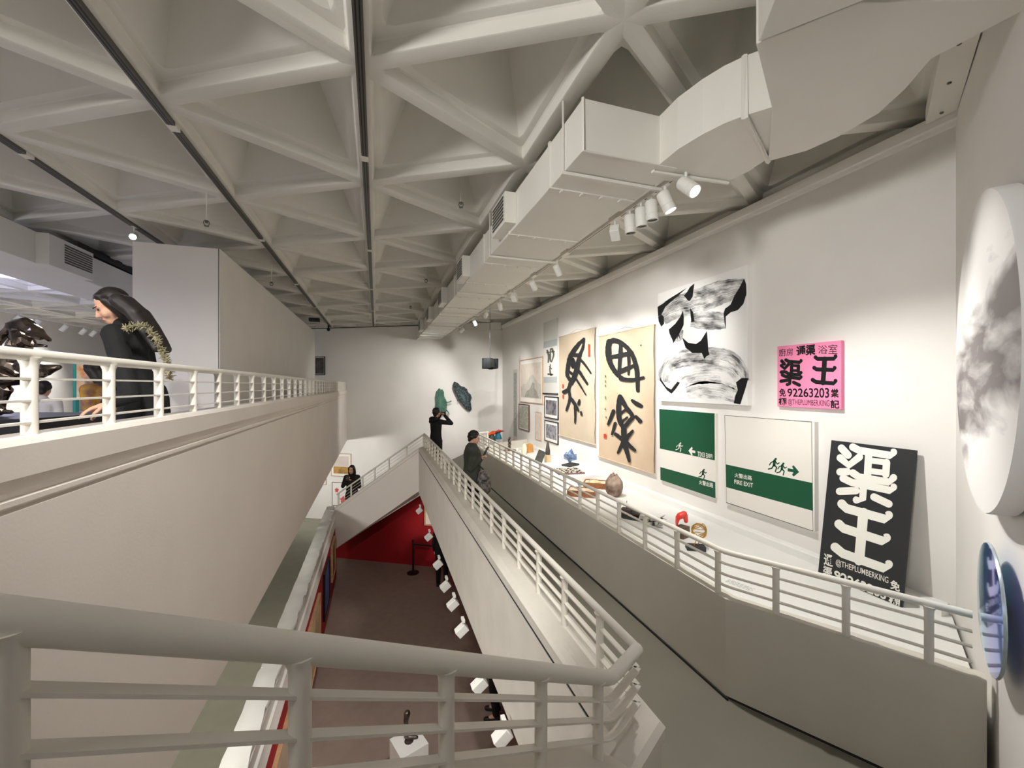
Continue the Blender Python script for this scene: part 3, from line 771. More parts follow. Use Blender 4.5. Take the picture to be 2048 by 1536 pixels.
blk = [[(310, 322), (330, 300), (352, 262), (384, 236), (378, 275), (372, 330), (348, 362), (334, 352)],
       [(124, 402), (160, 380), (200, 348), (330, 268), (250, 340), (180, 400), (160, 440), (150, 455), (128, 470)],
       [(128, 472), (150, 455), (168, 470), (170, 520), (150, 542), (132, 505)],
       [(203, 562), (250, 520), (285, 470), (303, 426), (310, 470), (308, 530), (282, 585), (262, 612), (236, 660), (225, 625), (208, 590)],
       [(352, 405), (375, 440), (385, 505), (364, 510), (358, 470)],
       [(590, 450), (600, 415), (640, 385), (668, 320), (700, 270), (735, 200), (748, 240), (752, 306), (730, 380), (690, 425), (640, 440), (605, 470), (606, 556), (598, 520)],
       [(298, 618), (340, 655), (395, 664), (430, 640), (472, 572), (478, 640), (482, 710), (492, 740), (470, 750), (455, 770), (436, 728), (370, 728), (322, 690)],
       [(138, 880), (150, 915), (185, 965), (220, 985), (265, 930), (282, 938), (250, 985), (222, 1015), (190, 990), (142, 925)],
       [(678, 935), (715, 905), (765, 905), (745, 975), (708, 1090), (662, 1082), (672, 1030), (690, 990)]]
ff = on_wall(cr4, XF - .003)
for pl in blk: MB().add([ff(*p) for p in pl], [tuple(range(len(pl)))]).obj('black_mark', INKB, t, fix=False)

# ---- pink hand lettered sign
t, R = panel('pink_sign', [(1553, 692.6), (1682, 681), (1682.5, 820.5), (1556, 812)], .045, PINK, 'pink hand lettered board with black Chinese characters and phone number', 'sign')
f = on_wall(cr4, WX - .0465)
mb = MB()
let(t, INKB, '\u5eda\u623f', [(980, 700), (1080, 690), (1080, 745), (982, 752)], f)
let(t, INKB, '\u901a\u6e20', [(1102, 678), (1240, 662), (1240, 742), (1104, 752)], f, .035)
let(t, INKB, '\u6d74\u5ba4', [(1256, 676), (1394, 664), (1394, 738), (1258, 732)], f)
let(t, INKB, '92263203', [(1040, 978), (1335, 972), (1336, 1046), (1042, 1036)], f, .018)
let(t, INKB, '@THEPLUMBER.KING', [(1044, 1052), (1338, 1058), (1338, 1118), (1046, 1098)], f)
let(t, INKB, '\u514d', [(982, 980), (1028, 976), (1030, 1036), (984, 1034)], f, .025)
let(t, INKB, '\u68da', [(978, 1042), (1034, 1044), (1034, 1098), (980, 1094)], f, .03)
let(t, INKB, '\u68e0', [(1346, 980), (1402, 978), (1404, 1044), (1348, 1042)], f, .03)
let(t, INKB, '\u8a18', [(1344, 1056), (1408, 1060), (1408, 1122), (1346, 1116)], f, .03)
def qu(mb, f, T, w_, nv=Vector((-1, 0, 0))):
    """the character for a drain: water dots, frame and tree below, drawn in strokes; T maps the tracing"""
    LIFT[0] = nv * .00015; LIFT[1] = 0
    for pts in ([(1360, 392), (1405, 440)], [(1352, 458), (1410, 508), (1482, 452)], [(1350, 553), (1400, 552)],
                [(1437, 385), (1480, 408), (1690, 442), (1712, 420)], [(1545, 425), (1535, 600)], [(1572, 478), (1668, 490)], [(1665, 490), (1660, 570)], [(1560, 548), (1660, 560)],
                [(1438, 560), (1480, 588), (1680, 622), (1712, 592)], [(1372, 596), (1430, 624), (1690, 678), (1712, 656)], [(1512, 620), (1504, 735), (1462, 742)], [(1348, 684), (1460, 680)], [(1580, 722), (1682, 770)]):
        stroke(mb, [T(*p) + (w_ * (.8 if pts[0] in ((1572, 478), (1560, 548)) else 1),) for p in pts], f, smooth=False)
def wang(mb, f, T, w_, nv=Vector((-1, 0, 0))):
    LIFT[0] = nv * .00015; LIFT[1] = 0
    for pts in ([(1362, 768), (1395, 800), (1655, 872), (1678, 846)], [(1342, 904), (1375, 934), (1640, 1020), (1664, 998)], [(1316, 1060), (1370, 1104), (1650, 1204), (1678, 1178)]):
        stroke(mb, [T(*p) + (w_,) for p in pts], f, smooth=False)
    stroke(mb, [T(1508, 830) + (w_ * 1.15,), T(1480, 1150) + (w_ * 1.15,)], f, smooth=False)
mb = MB()
def Tq(x, y): return (988 + (x - 1325) / (1735 - 1325) * 158, 772 + (y - (x - 1325) * .09 - 365) / (790 - 400) * 190)
def Tw(x, y): return (1210 + (x - 1295) / (1695 - 1295) * 178, 756 + (y - (x - 1295) * .29 - 745) / (1165 - 830) * 175)
qu(mb, f, Tq, 24); wang(mb, f, Tw, 29); LIFT[0] = Vector((0, 0, 0))
mb.obj('large_characters', INKB, t, fix=False)

# ---- two green fire exit panels
cr6 = crop(1280, 780, 3.376)
def figure_run(mb, f, x, y, h, flip=1):
    """running figure pictogram, feet near (x, y + h)"""
    s_ = h / 100.0
    def P(a, b): return (x + flip * a * s_, y + b * s_)
    c = P(12, 8); mb.add([f(c[0] + 8.5 * s_ * math.cos(k * PI / 6), c[1] + 8.5 * s_ * math.sin(k * PI / 6)) for k in range(12)], [tuple(range(12))])
    for a, b, w_ in ((P(4, 20), P(0, 52), 20), (P(2, 22), P(-22, 34), 8), (P(-22, 34), P(-32, 50), 8), (P(8, 24), P(24, 44), 8), (P(24, 44), P(36, 36), 8), (P(2, 52), P(18, 68), 10), (P(18, 68), P(10, 98), 9), (P(-2, 52), P(-16, 74), 10), (P(-16, 74), P(-40, 80), 9)):
        stroke(mb, [a + (w_ * s_,), b + (w_ * s_,)], f, smooth=False)
def arrow(mb, f, x, y, w_, h, flip=1, sk=0.0):
    pts = [(0, .36), (.5, .36), (.38, .12), (.52, 0), (1, .5), (.52, 1), (.38, .88), (.5, .64), (0, .64)]
    q = [(x + (flip * (a - .5)) * w_, y + (b - .5) * h + (flip * (a - .5)) * w_ * sk) for a, b in pts]
    mb.add([f(*p) for p in q], [(0, 1, 7, 8), (2, 3, 4), (4, 5, 6), (1, 2, 4), (1, 4, 7), (4, 6, 7)])
t, R = panel('exit_sign_panel', [(1318.5, 818), (1429.5, 826.5), (1431.5, 997), (1320.6, 959.5)], .05, SIGNW, 'narrow green and white fire exit panel, mirrored letters, under the brush painting', 'sign')
f = on_wall(cr6, WX - .0512); f2 = on_wall(cr6, WX - .0524)
flat_mesh([[f(130, 128), f(503, 158), f(505, 475), f(134, 395)], [f(137, 520), f(508, 622), f(510, 732), f(138, 606)]], 'green_field', GREEN, t, lambda p: p)
mb = MB(); figure_run(mb, f2, 266, 354, 62, 1); mb.obj('running_figure', SIGNW, t, fix=False); mb = MB(); arrow(mb, f2, 350, 414, 46, 60, -1, .2); mb.obj('arrow', SIGNW, t, fix=False)
let(t, SIGNW, 'FIRE EXIT', [(488, 434), (388, 414), (388, 448), (488, 462)], f2, .02)
let(t, SIGNW, '\u706b\u8b66\u51fa\u8def', [(398, 606), (494, 628), (494, 662), (398, 636)], f2, .015)
mb = MB(); figure_run(mb, f2, 424, 532, 68, 1); mb.obj('green_figure', GREEN, t, fix=False)
t, R = panel('exit_sign_panel', [(1449, 829.5), (1628, 843), (1630, 1065), (1453, 1004)], .06, FRAMEW, 'wide white fire exit panel with green band, beside the black sign', 'sign')
f = on_wall(cr6, WX - .0605); f2 = on_wall(cr6, WX - .0618); f3 = on_wall(cr6, WX - .0628)
flat_mesh([[f(571, 170), f(1160, 214), f(1170, 955), f(583, 762)]], 'shadow_gap', GAP, t, lambda p: p)
flat_mesh([[f(574, 173), f(1157, 218), f(1167, 950), f(585, 758)]], 'sheet', SIGNW, t, lift(.0006))
flat_mesh([[f2(580, 502), f2(1164, 628), f2(1167, 816), f2(583, 656)]], 'green_band', GREEN, t, lambda p: p)
for a_ in ((905, 458, 95), (958, 490, 86)):
    mb = MB(); figure_run(mb, f2, *a_, 1); mb.obj('running_figure', GREEN, t, fix=False)
mb = MB(); arrow(mb, f2, 1036, 546, 78, 76, 1, .2); mb.obj('arrow', GREEN, t, fix=False)
mb = MB()
let(t, SIGNW, '\u706b\u8b66\u51fa\u8def', [(638, 558), (756, 580), (756, 612), (638, 588)], f3, .012)
let(t, SIGNW, 'FIRE EXIT', [(637, 604), (763, 630), (763, 660), (637, 632)], f3, .015)

# ---- black sign leaning on the wall
BL = at_z(1644, 1146, .551); BR = at_z(1808.5, 1220, .551)
BL.x = BR.x = (BL.x + BR.x) / 2
tilt_top = WX - .06
TLp = at_x(1657.6, 880, tilt_top); TRp = at_x(1824, 900, tilt_top); ztop = (TLp.z + TRp.z) / 2
up = Vector((tilt_top - BL.x, 0, ztop - .551)); hgt = up.length; up.normalize(); nrm = Vector((-up.z, 0, up.x))
t = thing('black_sign', 'tall black board with large white Chinese characters leaning on the wall', 'sign', tuple((BL + BR) / 2))
yL = (BL.y + TLp.y) / 2; yR = (BR.y + TRp.y) / 2
T = basis(up, (0, -1, 0), nrm, (BL.x, yL, .553))
MB().box((0, 0, -.022), (hgt, yL - yR, 0), T=T).obj('board', BLACKS, t, bevel=.003)
o_ = Vector((BL.x, yL, .553))
def fsign(x, y):
    px, py = cr6(x, y); return at_plane(px, py, o_ + nrm * .0015, nrm)
mb = MB(); idq = lambda x, y: (x, y)
qu(mb, fsign, idq, 50, nrm); wang(mb, fsign, idq, 60, nrm); LIFT[0] = Vector((0, 0, 0))
mb.obj('large_characters', WPAINT, t, fix=False)
mb = MB()
let(t, WPAINT, '\u901a', [(1242, 1100), (1302, 1118), (1302, 1198), (1240, 1180)], fsign, .025)
let(t, WPAINT, '\u6e20', [(1236, 1182), (1300, 1204), (1298, 1262), (1232, 1242)], fsign, .025)
let(t, WPAINT, '@THEPLUMBERKING', [(1322, 1140), (1678, 1262), (1676, 1318), (1322, 1190)], fsign, .008)
let(t, WPAINT, '92263203', [(1312, 1212), (1664, 1352), (1660, 1420), (1310, 1278)], fsign, .03)
let(t, WPAINT, '\u514d', [(1690, 1276), (1756, 1302), (1754, 1366), (1688, 1340)], fsign, .03)
let(t, WPAINT, '\u68da', [(1680, 1384), (1756, 1416), (1752, 1470), (1676, 1436)], fsign, .03)

# ---- beige hanging scrolls with seal script
cr3 = crop(900, 600, 4.6545)
def wavy_sheet(ya, yb, z0, z1, X, amp, n=26):
    m = MB(); vs = []; K = 10
    for j in range(K + 1):
        for i in range(n + 1):
            a = i / n; y = ya + (yb - ya) * a; z = z0 + (z1 - z0) * j / K
            e = max(0, a - .72) / .28
            vs.append((X - amp * .25 * math.sin(a * 17 + j * .3) - amp * e * (1 + math.sin(j * 1.7) * .6), y, z))
    fs = [(j * (n + 1) + i, j * (n + 1) + i + 1, (j + 1) * (n + 1) + i + 1, (j + 1) * (n + 1) + i) for j in range(K) for i in range(n)]
    return m.add(vs, fs)
def hanging_scroll(px, label, mat, strokes, thin, seals, rod=True):
    Xs = WX - .035; ya, yb, z0, z1 = wall_rect(px, Xs)
    t = thing('hanging_scroll', label, 'scroll', (Xs, (ya + yb) / 2, z0))
    sh = wavy_sheet(ya, yb, z0, z1, Xs, .018).obj('sheet', mat, t, smooth=80)
    MB().tube([(Xs, ya + .012, z1), (Xs, yb - .012, z1)], .010, 8).obj('top_rod', mat, t, smooth=60)
    MB().tube([(Xs - .004, ya + .02, z0), (Xs - .004, yb - .02, z0)], .015, 10).obj('roller', mat, t, smooth=60)
    ym = (ya + yb) / 2; q_ = (ya - yb) * .22
    MB().tube([(Xs, ym + q_, z1 + .008), (WX - .006, ym, z1 + .085), (Xs, ym - q_, z1 + .008)], .0035, 6).obj('cord', GREYWALL, t)
    f = on_wall(cr3, Xs - .0225)
    mb = MB(); LIFT[0] = Vector((-.00012, 0, 0)); LIFT[1] = 0
    for s_ in strokes: stroke(mb, [(x, y, w_ * 1.22) for x, y, w_ in s_], f, rough=.05)
    mb.obj('brush_characters', INK, t, fix=False); LIFT[0] = Vector((0, 0, 0))
    if thin:
        mb = MB()
        for x, y, h in thin:
            stroke(mb, [(x - 4, y, 4), (x + 5, y - 3, 4)], f, smooth=False); stroke(mb, [(x, y - h / 2, 3), (x, y + h / 2, 4)], f, smooth=False); stroke(mb, [(x - 5, y + h / 2, 3), (x + 5, y + h / 2 - 4, 3)], f, smooth=False)
        mb.obj('small_writing', INK, t, fix=False)
    mb = MB()
    for x, y, w_, h in seals: mb.add([f(x - w_ / 2, y - h / 2), f(x + w_ / 2, y - h / 2), f(x + w_ / 2, y + h / 2), f(x - w_ / 2, y + h / 2)], [(0, 1, 2, 3)])
    mb.obj('seal', SEAL, t, fix=False)
    return t
hanging_scroll([(1197.6, 672), (1310, 650.5), (1309.5, 951), (1198, 911)], 'larger beige hanging scroll with two black brush characters, next to the white canvas', SCROLL,
  [[(1482, 385, 40), (1472, 480, 46), (1492, 590, 40), (1560, 695, 34), (1640, 745, 20)], [(1478, 390, 40), (1540, 378, 40), (1610, 412, 34), (1680, 480, 32), (1722, 580, 34), (1742, 700, 34), (1748, 845, 26)],
   [(1588, 402, 26), (1582, 530, 28), (1572, 655, 22)], [(1660, 465, 24), (1664, 580, 22), (1660, 690, 16)], [(1502, 532, 30), (1600, 512, 34), (1695, 490, 24)], [(1548, 684, 34), (1620, 648, 34), (1722, 606, 22)], [(1590, 732, 34), (1690, 745, 30), (1800, 722, 22)],
   [(1580, 905, 34), (1568, 1000, 36), (1578, 1120, 38), (1615, 1190, 34)], [(1582, 900, 36), (1640, 1000, 34), (1698, 1080, 34), (1662, 1135, 30), (1612, 1192, 34)], [(1592, 1052, 20), (1648, 1010, 18)], [(1602, 1128, 16), (1650, 1092, 16)],
   [(1614, 1180, 38), (1624, 1330, 40), (1648, 1420, 32), (1668, 1500, 22)], [(1540, 1248, 26), (1620, 1310, 34), (1722, 1400, 22)], [(1700, 1218, 20), (1622, 1310, 32), (1564, 1422, 18)],
   [(1522, 1035, 30), (1500, 1090, 26), (1472, 1155, 20)], [(1538, 1148, 24), (1524, 1195, 22), (1508, 1248, 18)], [(1696, 935, 22), (1735, 965, 34), (1780, 988, 30)], [(1732, 1085, 24), (1770, 1128, 34)]],
  [(1446, 708, 22), (1446, 756, 22), (1446, 795, 18), (1446, 905, 26), (1444, 1012, 22), (1452, 1090, 18), (1775, 420, 14)], [(1443, 1266, 26, 40)])
hanging_scroll([(1118, 673), (1190, 656.5), (1192, 890), (1118.7, 870)], 'smaller beige hanging scroll with a bird-like black character', SCROLL2,
  [[(1244, 362, 20), (1185, 425, 30), (1122, 520, 34), (1098, 620, 32), (1092, 700, 28), (1130, 762, 28)], [(1244, 365, 18), (1236, 440, 20), (1205, 520, 26), (1188, 600, 34), (1165, 690, 36), (1128, 775, 34)], [(1118, 512, 26), (1165, 512, 28), (1210, 515, 26)],
   [(1146, 545, 14), (1128, 590, 14), (1144, 630, 14), (1162, 590, 14), (1146, 545, 14)], [(1145, 575, 16), (1144, 600, 16)], [(1100, 660, 18), (1140, 690, 22)],
   [(1205, 545, 22), (1262, 610, 18), (1310, 682, 12)], [(1190, 650, 24), (1240, 722, 22), (1278, 782, 18)], [(1165, 722, 18), (1215, 800, 14), (1265, 884, 8)], [(1122, 768, 26), (1100, 830, 28), (1060, 856, 30)], [(1106, 830, 20), (1114, 920, 22), (1084, 1026, 16)], [(1116, 905, 24), (1160, 965, 26), (1196, 1030, 16)], [(1162, 965, 20), (1166, 1060, 18), (1164, 1144, 12)], [(1204, 930, 14), (1198, 965, 24)], [(1220, 1042, 14), (1224, 1066, 18)]],
  [], [(1294, 470, 18, 118), (1050, 800, 10, 36), (1052, 898, 12, 34)])
# narrow mounted scroll
def ink_picture(name, rgb, rgb2, sc, contrast=.2):
    return M(name, rgb, .7, rgb2=rgb2, vscale=sc)
Xs = WX - .02; ya, yb, z0, z1 = wall_rect([(1087, 645), (1114, 637), (1115, 788), (1087, 787)], Xs)
t = thing('hanging_scroll', 'narrow grey mounted hanging scroll with dark ink writing panel', 'scroll', (Xs, (ya + yb) / 2, z0))
hh = z1 - z0
MB().box((Xs, yb, z0), (Xs + .006, ya, z1)).obj('mounting', M('grey silk', (203, 203, 196), .8), t)
for a, b, c in ((.64, .73, (172, 178, 178)), (.15, .23, (172, 178, 178)), (.235, .635, (226, 222, 214))):
    MB().box((Xs - .0015, yb + .01, z0 + hh * a), (Xs + .001, ya - .01, z0 + hh * b)).obj('band' if c[0] < 200 else 'paper', M('silk %d' % c[0], c, .8), t)
f = on_wall(cr3, Xs - .003); mb = MB()
for s_ in ([(905, 470, 16), (920, 520, 22), (915, 580, 14)], [(950, 455, 20), (965, 510, 16), (945, 575, 12)], [(900, 490, 10), (970, 480, 12)], [(935, 455, 12), (935, 570, 14)], [(935, 600, 10), (930, 650, 14), (940, 700, 16)], [(915, 690, 18), (955, 695, 14)], [(925, 620, 8), (945, 640, 10)]): stroke(mb, s_, f)
mb.obj('brush_characters', M('grey ink', (96, 94, 90), .8), t, fix=False)
MB().tube([(Xs - .004, ya + .03, z0), (Xs - .004, yb - .03, z0)], .02, 10).obj('roller', DARK, t, smooth=60)
MB().box((Xs - .012, yb + .01, z0 - .02), (Xs + .006, ya - .01, z0 + .02)).obj('foot', M('grey silk', (203, 203, 196)), t)

# framed works
def framed(name, px, label, fm, bar, mount_w, art, X=WX, thick=.03, group=None):
    ya, yb, z0, z1 = wall_rect(px, X - thick)
    t = thing(name, label, 'picture', (X, (ya + yb) / 2, z0), group)
    m = MB()
    m.box((X - thick, yb, z0), (X - .002, yb + bar, z1)); m.box((X - thick, ya - bar, z0), (X - .002, ya, z1)); m.box((X - thick, yb + bar, z0), (X - .002, ya - bar, z0 + bar)); m.box((X - thick, yb + bar, z1 - bar), (X - .002, ya - bar, z1))
    m.obj('frame', fm, t)
    MB().box((X - thick * .55, yb + bar, z0 + bar), (X - .004, ya - bar, z1 - bar)).obj('mount', MOUNT, t)
    mw, mh = mount_w
    a, b, c, d_ = yb + bar + mw, ya - bar - mw, z0 + bar + mh, z1 - bar - mh
    if art is not None:
        MB().box((X - thick * .55 - .003, a, c), (X - thick * .55 + .001, b, d_)).obj('picture', art, t)
    return t, (a, b, c, d_), X - thick * .55 - .0045
t, r_, xx = framed('framed_picture', [(1039, 720), (1085, 714), (1085, 809), (1039.5, 803.5)], 'large pale landscape with a misty mountain in a light wooden frame', OAK, .022, (.085, .12), M('pale paper', (226, 216, 203), .8, rgb2=(214, 204, 190), vscale=5))
a, b, c, d_ = r_; mb = MB(); W_ = b - a; H_ = d_ - c
def pl_(u, v, x=0): return Vector((xx - x, b - u * W_, c + v * H_))
mb.add([pl_(u, v) for u, v in ((0, .34), (.12, .42), (.25, .40), (.4, .55), (.52, .66), (.62, .68), (.72, .56), (.85, .44), (1, .38), (1, .02), (0, .02))], [tuple(range(11))])
mb.obj('far_mountain', M('mist grey', (190, 186, 176), .8, rgb2=(206, 200, 190), vscale=9), t, fix=False)
mb = MB(); mb.add([pl_(u, v, .001) for u, v in ((.2, .02), (.3, .2), (.45, .26), (.6, .46), (.7, .42), (.68, .3), (.8, .2), (.9, .02))], [tuple(range(8))])
mb.obj('near_ridge', M('ridge grey', (146, 146, 136), .8, rgb2=(172, 170, 158), vscale=12), t, fix=False)
framed('framed_picture', [(1037, 808), (1057.5, 809), (1057.5, 862.5), (1037, 858)], 'small landscape in a dark red wooden frame', DARKWOOD, .022, (.018, .03), ink_picture('green landscape', (206, 206, 190), (158, 164, 148), 14))
framed('framed_picture', [(1070, 824.5), (1082, 824.5), (1082, 884.5), (1070, 876)], 'slim upright picture with pale paper in thin tan frame', OAK, .014, (.012, .02), M('slim paper', (222, 210, 198), .8, rgb2=(206, 192, 180), vscale=8), thick=.02)
t, r_, xx = framed('framed_photograph', [(1088.2, 792.5), (1115.5, 793.5), (1115.8, 839), (1088.3, 836)], 'black framed grey photograph, upper of the pair beside the narrow scroll', BLACKF, .026, (.07, .075), ink_picture('photo grey', (150, 146, 150), (70, 68, 74), 9))
t, r_, xx = framed('framed_photograph', [(1088.6, 840.5), (1115.5, 843.5), (1115.5, 890), (1088.6, 881.5)], 'black framed grey photograph, lower of the pair beside the narrow scroll', BLACKF, .026, (.07, .075), ink_picture('photo streaks', (168, 166, 172), (96, 94, 102), 11))
Xs = WX - .012; ya, yb, z0, z1 = wall_rect([(1026.5, 738.6), (1035, 738.6), (1035, 883), (1027, 877)], Xs)
t = thing('hanging_scroll', 'tall thin pale strip scroll nearest the far corner', 'scroll', (Xs, (ya + yb) / 2, z0))
MB().box((Xs, yb, z0), (Xs + .005, ya, z1)).obj('mounting', M('strip silk', (208, 204, 196)), t)
MB().box((Xs - .002, yb + .06, z0 + .12), (Xs + .001, ya - .04, z1 - .12)).obj('paper', M('strip ink', (196, 196, 188), .8, rgb2=(140, 142, 138), vscale=16), t)
MB().tube([(Xs, yb - .01, z0), (Xs, ya + .01, z0)], .012, 8).obj('roller', OAK, t)

# works on the far wall
def on_far(px, py, off=.03): return at_plane(px, py, FARW - FW_N * off, FW_N)
def far_picture(name, x0, y0, x1, y1, label, fm, bar, mw, art, off=.035):
    a = on_far(x0, (y0 + y1) / 2, off); b = on_far(x1, (y0 + y1) / 2, off); z1 = on_far((x0 + x1) / 2, y0, off).z; z0 = on_far((x0 + x1) / 2, y1, off).z
    L = (Vector((b.x, b.y, 0)) - Vector((a.x, a.y, 0))).length
    t = thing(name, label, 'picture', (a.x, a.y, z0))
    T = basis(-FW_DIR, (0, 0, 1), -FW_N, (a.x, a.y, z0))     # x to the right, y up, z towards the room
    h = z1 - z0
    m = MB(); m.box((0, 0, -.03), (bar, h, 0), T=T); m.box((L - bar, 0, -.03), (L, h, 0), T=T); m.box((bar, 0, -.03), (L - bar, bar, 0), T=T); m.box((bar, h - bar, -.03), (L - bar, h, 0), T=T)
    m.obj('frame', fm, t)
    MB().box((bar, bar, -.03), (L - bar, h - bar, -.012), T=T).obj('mount', MOUNT, t)
    if art: MB().box((bar + mw, bar + mw, -.02), (L - bar - mw, h - bar - mw, -.009), T=T).obj('picture', art, t)
    return t, T, L, h
far_picture('framed_picture', 628, 713, 649.5, 750, 'dark framed picture on the far wall behind the end of the white box wall', BLACKF, .03, .02, ink_picture('dark picture', (96, 92, 84), (58, 56, 52), 6))
t, T, L, h = far_picture('framed_picture', 662, 907, 702, 953, 'framed landscape with golden hills on the lit wall below', OAK, .02, .09, M('sky paper', (200, 190, 182), .8, rgb2=(222, 212, 202), vscale=3))
MB().box((.11, .11, -.0092), (L - .11, h * .42, -.006), T=T).obj('golden_hills', M('gold hills', (196, 150, 74), .8, rgb2=(132, 108, 70), vscale=7), t)
t, T, L, h = far_picture('framed_picture', 664, 965, 700, 1012, 'framed red flower picture behind the woman on the stairs', BLACKF, .012, .05, None)
for (x, y, r_) in ((.26, .66, .09), (.62, .26, .14), (.8, .38, .09)):
    mb = MB(); c = Vector((x * L, y * h, -.010)); pts = []
    for k in range(18):
        rr = r_ * h * (1 + .25 * math.sin(k * PI * 5 / 9)); pts.append(T @ Vector((c.x + rr * math.cos(2 * PI * k / 18), c.y + rr * math.sin(2 * PI * k / 18), c.z)))
    mb.add(pts, [tuple(range(18))]); mb.obj('red_flower', M('flower red', (190, 44, 52), .8, rgb2=(226, 120, 116), vscale=20), t, fix=False)
far_picture('framed_picture', 634, 950, 652, 969, 'small pale framed picture partly hidden by the upper parapet', OAK, .012, .04, M('pale art', (226, 222, 214), .8))

# butterflies fixed to the far wall
def butterfly(label, outline, cx, cy, off, base, vein, tilt, legs):
    f = lambda x, y, o: at_plane(x, y, FARW - FW_N * o, FW_N)
    c = f(cx, cy, off); t = thing('butterfly_sculpture', label, 'sculpture', tuple(c))
    n = len(outline); pts = [f(x, y, off + tilt * (x - cx)) for x, y in outline]
    cen = f(cx, cy, off)
    m = MB(); vs = pts + [cen] + [p + FW_N * .012 for p in pts] + [cen + FW_N * .012]
    fs = []
    for i in range(n):
        j = (i + 1) % n; fs += [(i, j, n), (n + 1 + j, n + 1 + i, 2 * n + 1), (i, n + 1 + i, n + 1 + j, j)]
    m.add(vs, fs); m.obj('wings', base, t)
    mb = MB()
    for i in range(n):
        a = pts[i] * .86 + cen * .14; mb.tube([cen - FW_N * .006, a * .5 + cen * .5 - FW_N * .006, a - FW_N * .006], [.012, .009, .005], 5)
    for i in range(n):
        j = (i + 1) % n; mb.ball((pts[i] * .9 + cen * .1) * .6 + (pts[j] * .9 + cen * .1) * .4 - FW_N * .008, .022, 6, 4); 
        if vein[3]: mb.ball((pts[i] * .6 + cen * .4) * .5 + (pts[j] * .6 + cen * .4) * .5 - FW_N * .008, .03, 6, 4)
    mb.obj('wing_marks', M('wing marks ' + label[:5], vein[:3], .6), t)
    mb = MB()
    for pth in legs: mb.tube([f(x, y, off) for x, y in pth], .02, 6)
    mb.obj('tails', base, t)
    MB().tube([cen + FW_N * .0, cen + FW_N * (off - .002)], .012, 6).obj('pin', TRACKM, t)
cr1 = crop(600, 600, 4.096)
butterfly('green butterfly sculpture on the far wall above the photographing man', [cr1(*p) for p in ((1140, 722), (1152, 735), (1166, 732), (1178, 752), (1180, 790), (1196, 820), (1205, 838), (1204, 862), (1200, 890), (1204, 910), (1180, 930), (1150, 945), (1125, 940), (1108, 915), (1105, 880), (1112, 850), (1108, 800), (1115, 750))], *cr1(1150, 850), .16,
          M('green wing', (62, 100, 90), .6, rgb2=(84, 124, 106), vscale=7), (98, 136, 116, 0), .004, [[cr1(1200, 840), cr1(1222, 836), cr1(1240, 826)], [cr1(1205, 905), cr1(1216, 922), cr1(1222, 940)]])
butterfly('black butterfly sculpture with pale spots on the far wall', [cr1(*p) for p in ((1262, 668), (1290, 678), (1318, 706), (1345, 712), (1368, 730), (1376, 755), (1398, 775), (1406, 802), (1396, 830), (1402, 860), (1405, 895), (1388, 912), (1362, 898), (1335, 866), (1305, 826), (1285, 790), (1262, 740), (1248, 700))], *cr1(1335, 800), .16,
          M('black wing', (30, 38, 40), .5, rgb2=(20, 26, 28), vscale=7), (84, 104, 108, 1), -.004, [[cr1(1296, 818), cr1(1288, 826)]])
# hanging black lantern
p = at_d(980, 727, 11.6)
t = thing('hanging_lantern', 'black boxy lantern sculpture hanging on a cable by the far corner', 'sculpture', tuple(p))
mb = MB()
random.seed(3)
for k in range(16):
    a = 2 * PI * k / 16; r_ = .17 + .06 * random.random(); h0 = .11 + .05 * random.random(); h1 = .11 + .04 * random.random()
    T = Matrix.Translation(p) @ Matrix.Rotation(a, 4, 'Z')
    mb.box((r_ * .3, -.05, -h0), (r_ + .03, .05, h1), T=T)
mb.obj('blocks', M('black card', (34, 38, 38), .7), t)
MB().lathe([(.10, -.14), (.12, -.1), (.12, .1), (.08, .15)], 16, T=Matrix.Translation(p)).obj('core', DARK, t)
MB().tube([p + Vector((0, 0, .14)), (p.x, p.y, ZR + .05)], .006, 6).obj('cable', DARK, t)

# discs on the wall beside the camera
cc = NRW + NR_DIR * 1.62 - NR_N * .085; cc.z = 2.566; rad = .809
# cloud painting: greys drifting diagonally
m_ = bpy.data.materials.new('cloud painting'); m_.use_nodes = True; nt = m_.node_tree; b_ = nt.nodes['Principled BSDF']; b_.inputs['Roughness'].default_value = .8
tc = nt.nodes.new('ShaderNodeTexCoord'); mp = nt.nodes.new('ShaderNodeMapping'); mp.inputs['Rotation'].default_value = (0, 0, -.75); mp.inputs['Scale'].default_value = (.9, 3.4, 1); mp.inputs['Location'].default_value = (.3, 1.7, 0)
nt.links.new(tc.outputs['Object'], mp.inputs['Vector'])
n_ = nt.nodes.new('ShaderNodeTexNoise'); n_.inputs['Scale'].default_value = 2.0; n_.inputs['Detail'].default_value = 4; n_.inputs['Roughness'].default_value = .5; n_.inputs['Distortion'].default_value = .4
nt.links.new(mp.outputs['Vector'], n_.inputs['Vector'])
g_ = nt.nodes.new('ShaderNodeSeparateXYZ'); nt.links.new(tc.outputs['Object'], g_.inputs['Vector'])
def mth(op, a, b):
    n = nt.nodes.new('ShaderNodeMath'); n.operation = op
    for i, v in enumerate((a, b)):
        if v is None: continue
        if isinstance(v, (int, float)): n.inputs[i].default_value = v
        else: nt.links.new(v, n.inputs[i])
    return n.outputs[0]
slant = mth('SUBTRACT', g_.outputs['Y'], mth('MULTIPLY', g_.outputs['X'], .28))       # the cloud bank lies aslant
band = mth('SUBTRACT', mth('MULTIPLY', mth('ABSOLUTE', mth('ADD', slant, .08), None), 1.35), .36)
sm_out = mth('ADD', mth('MAXIMUM', band, -.12), n_.outputs['Fac'])
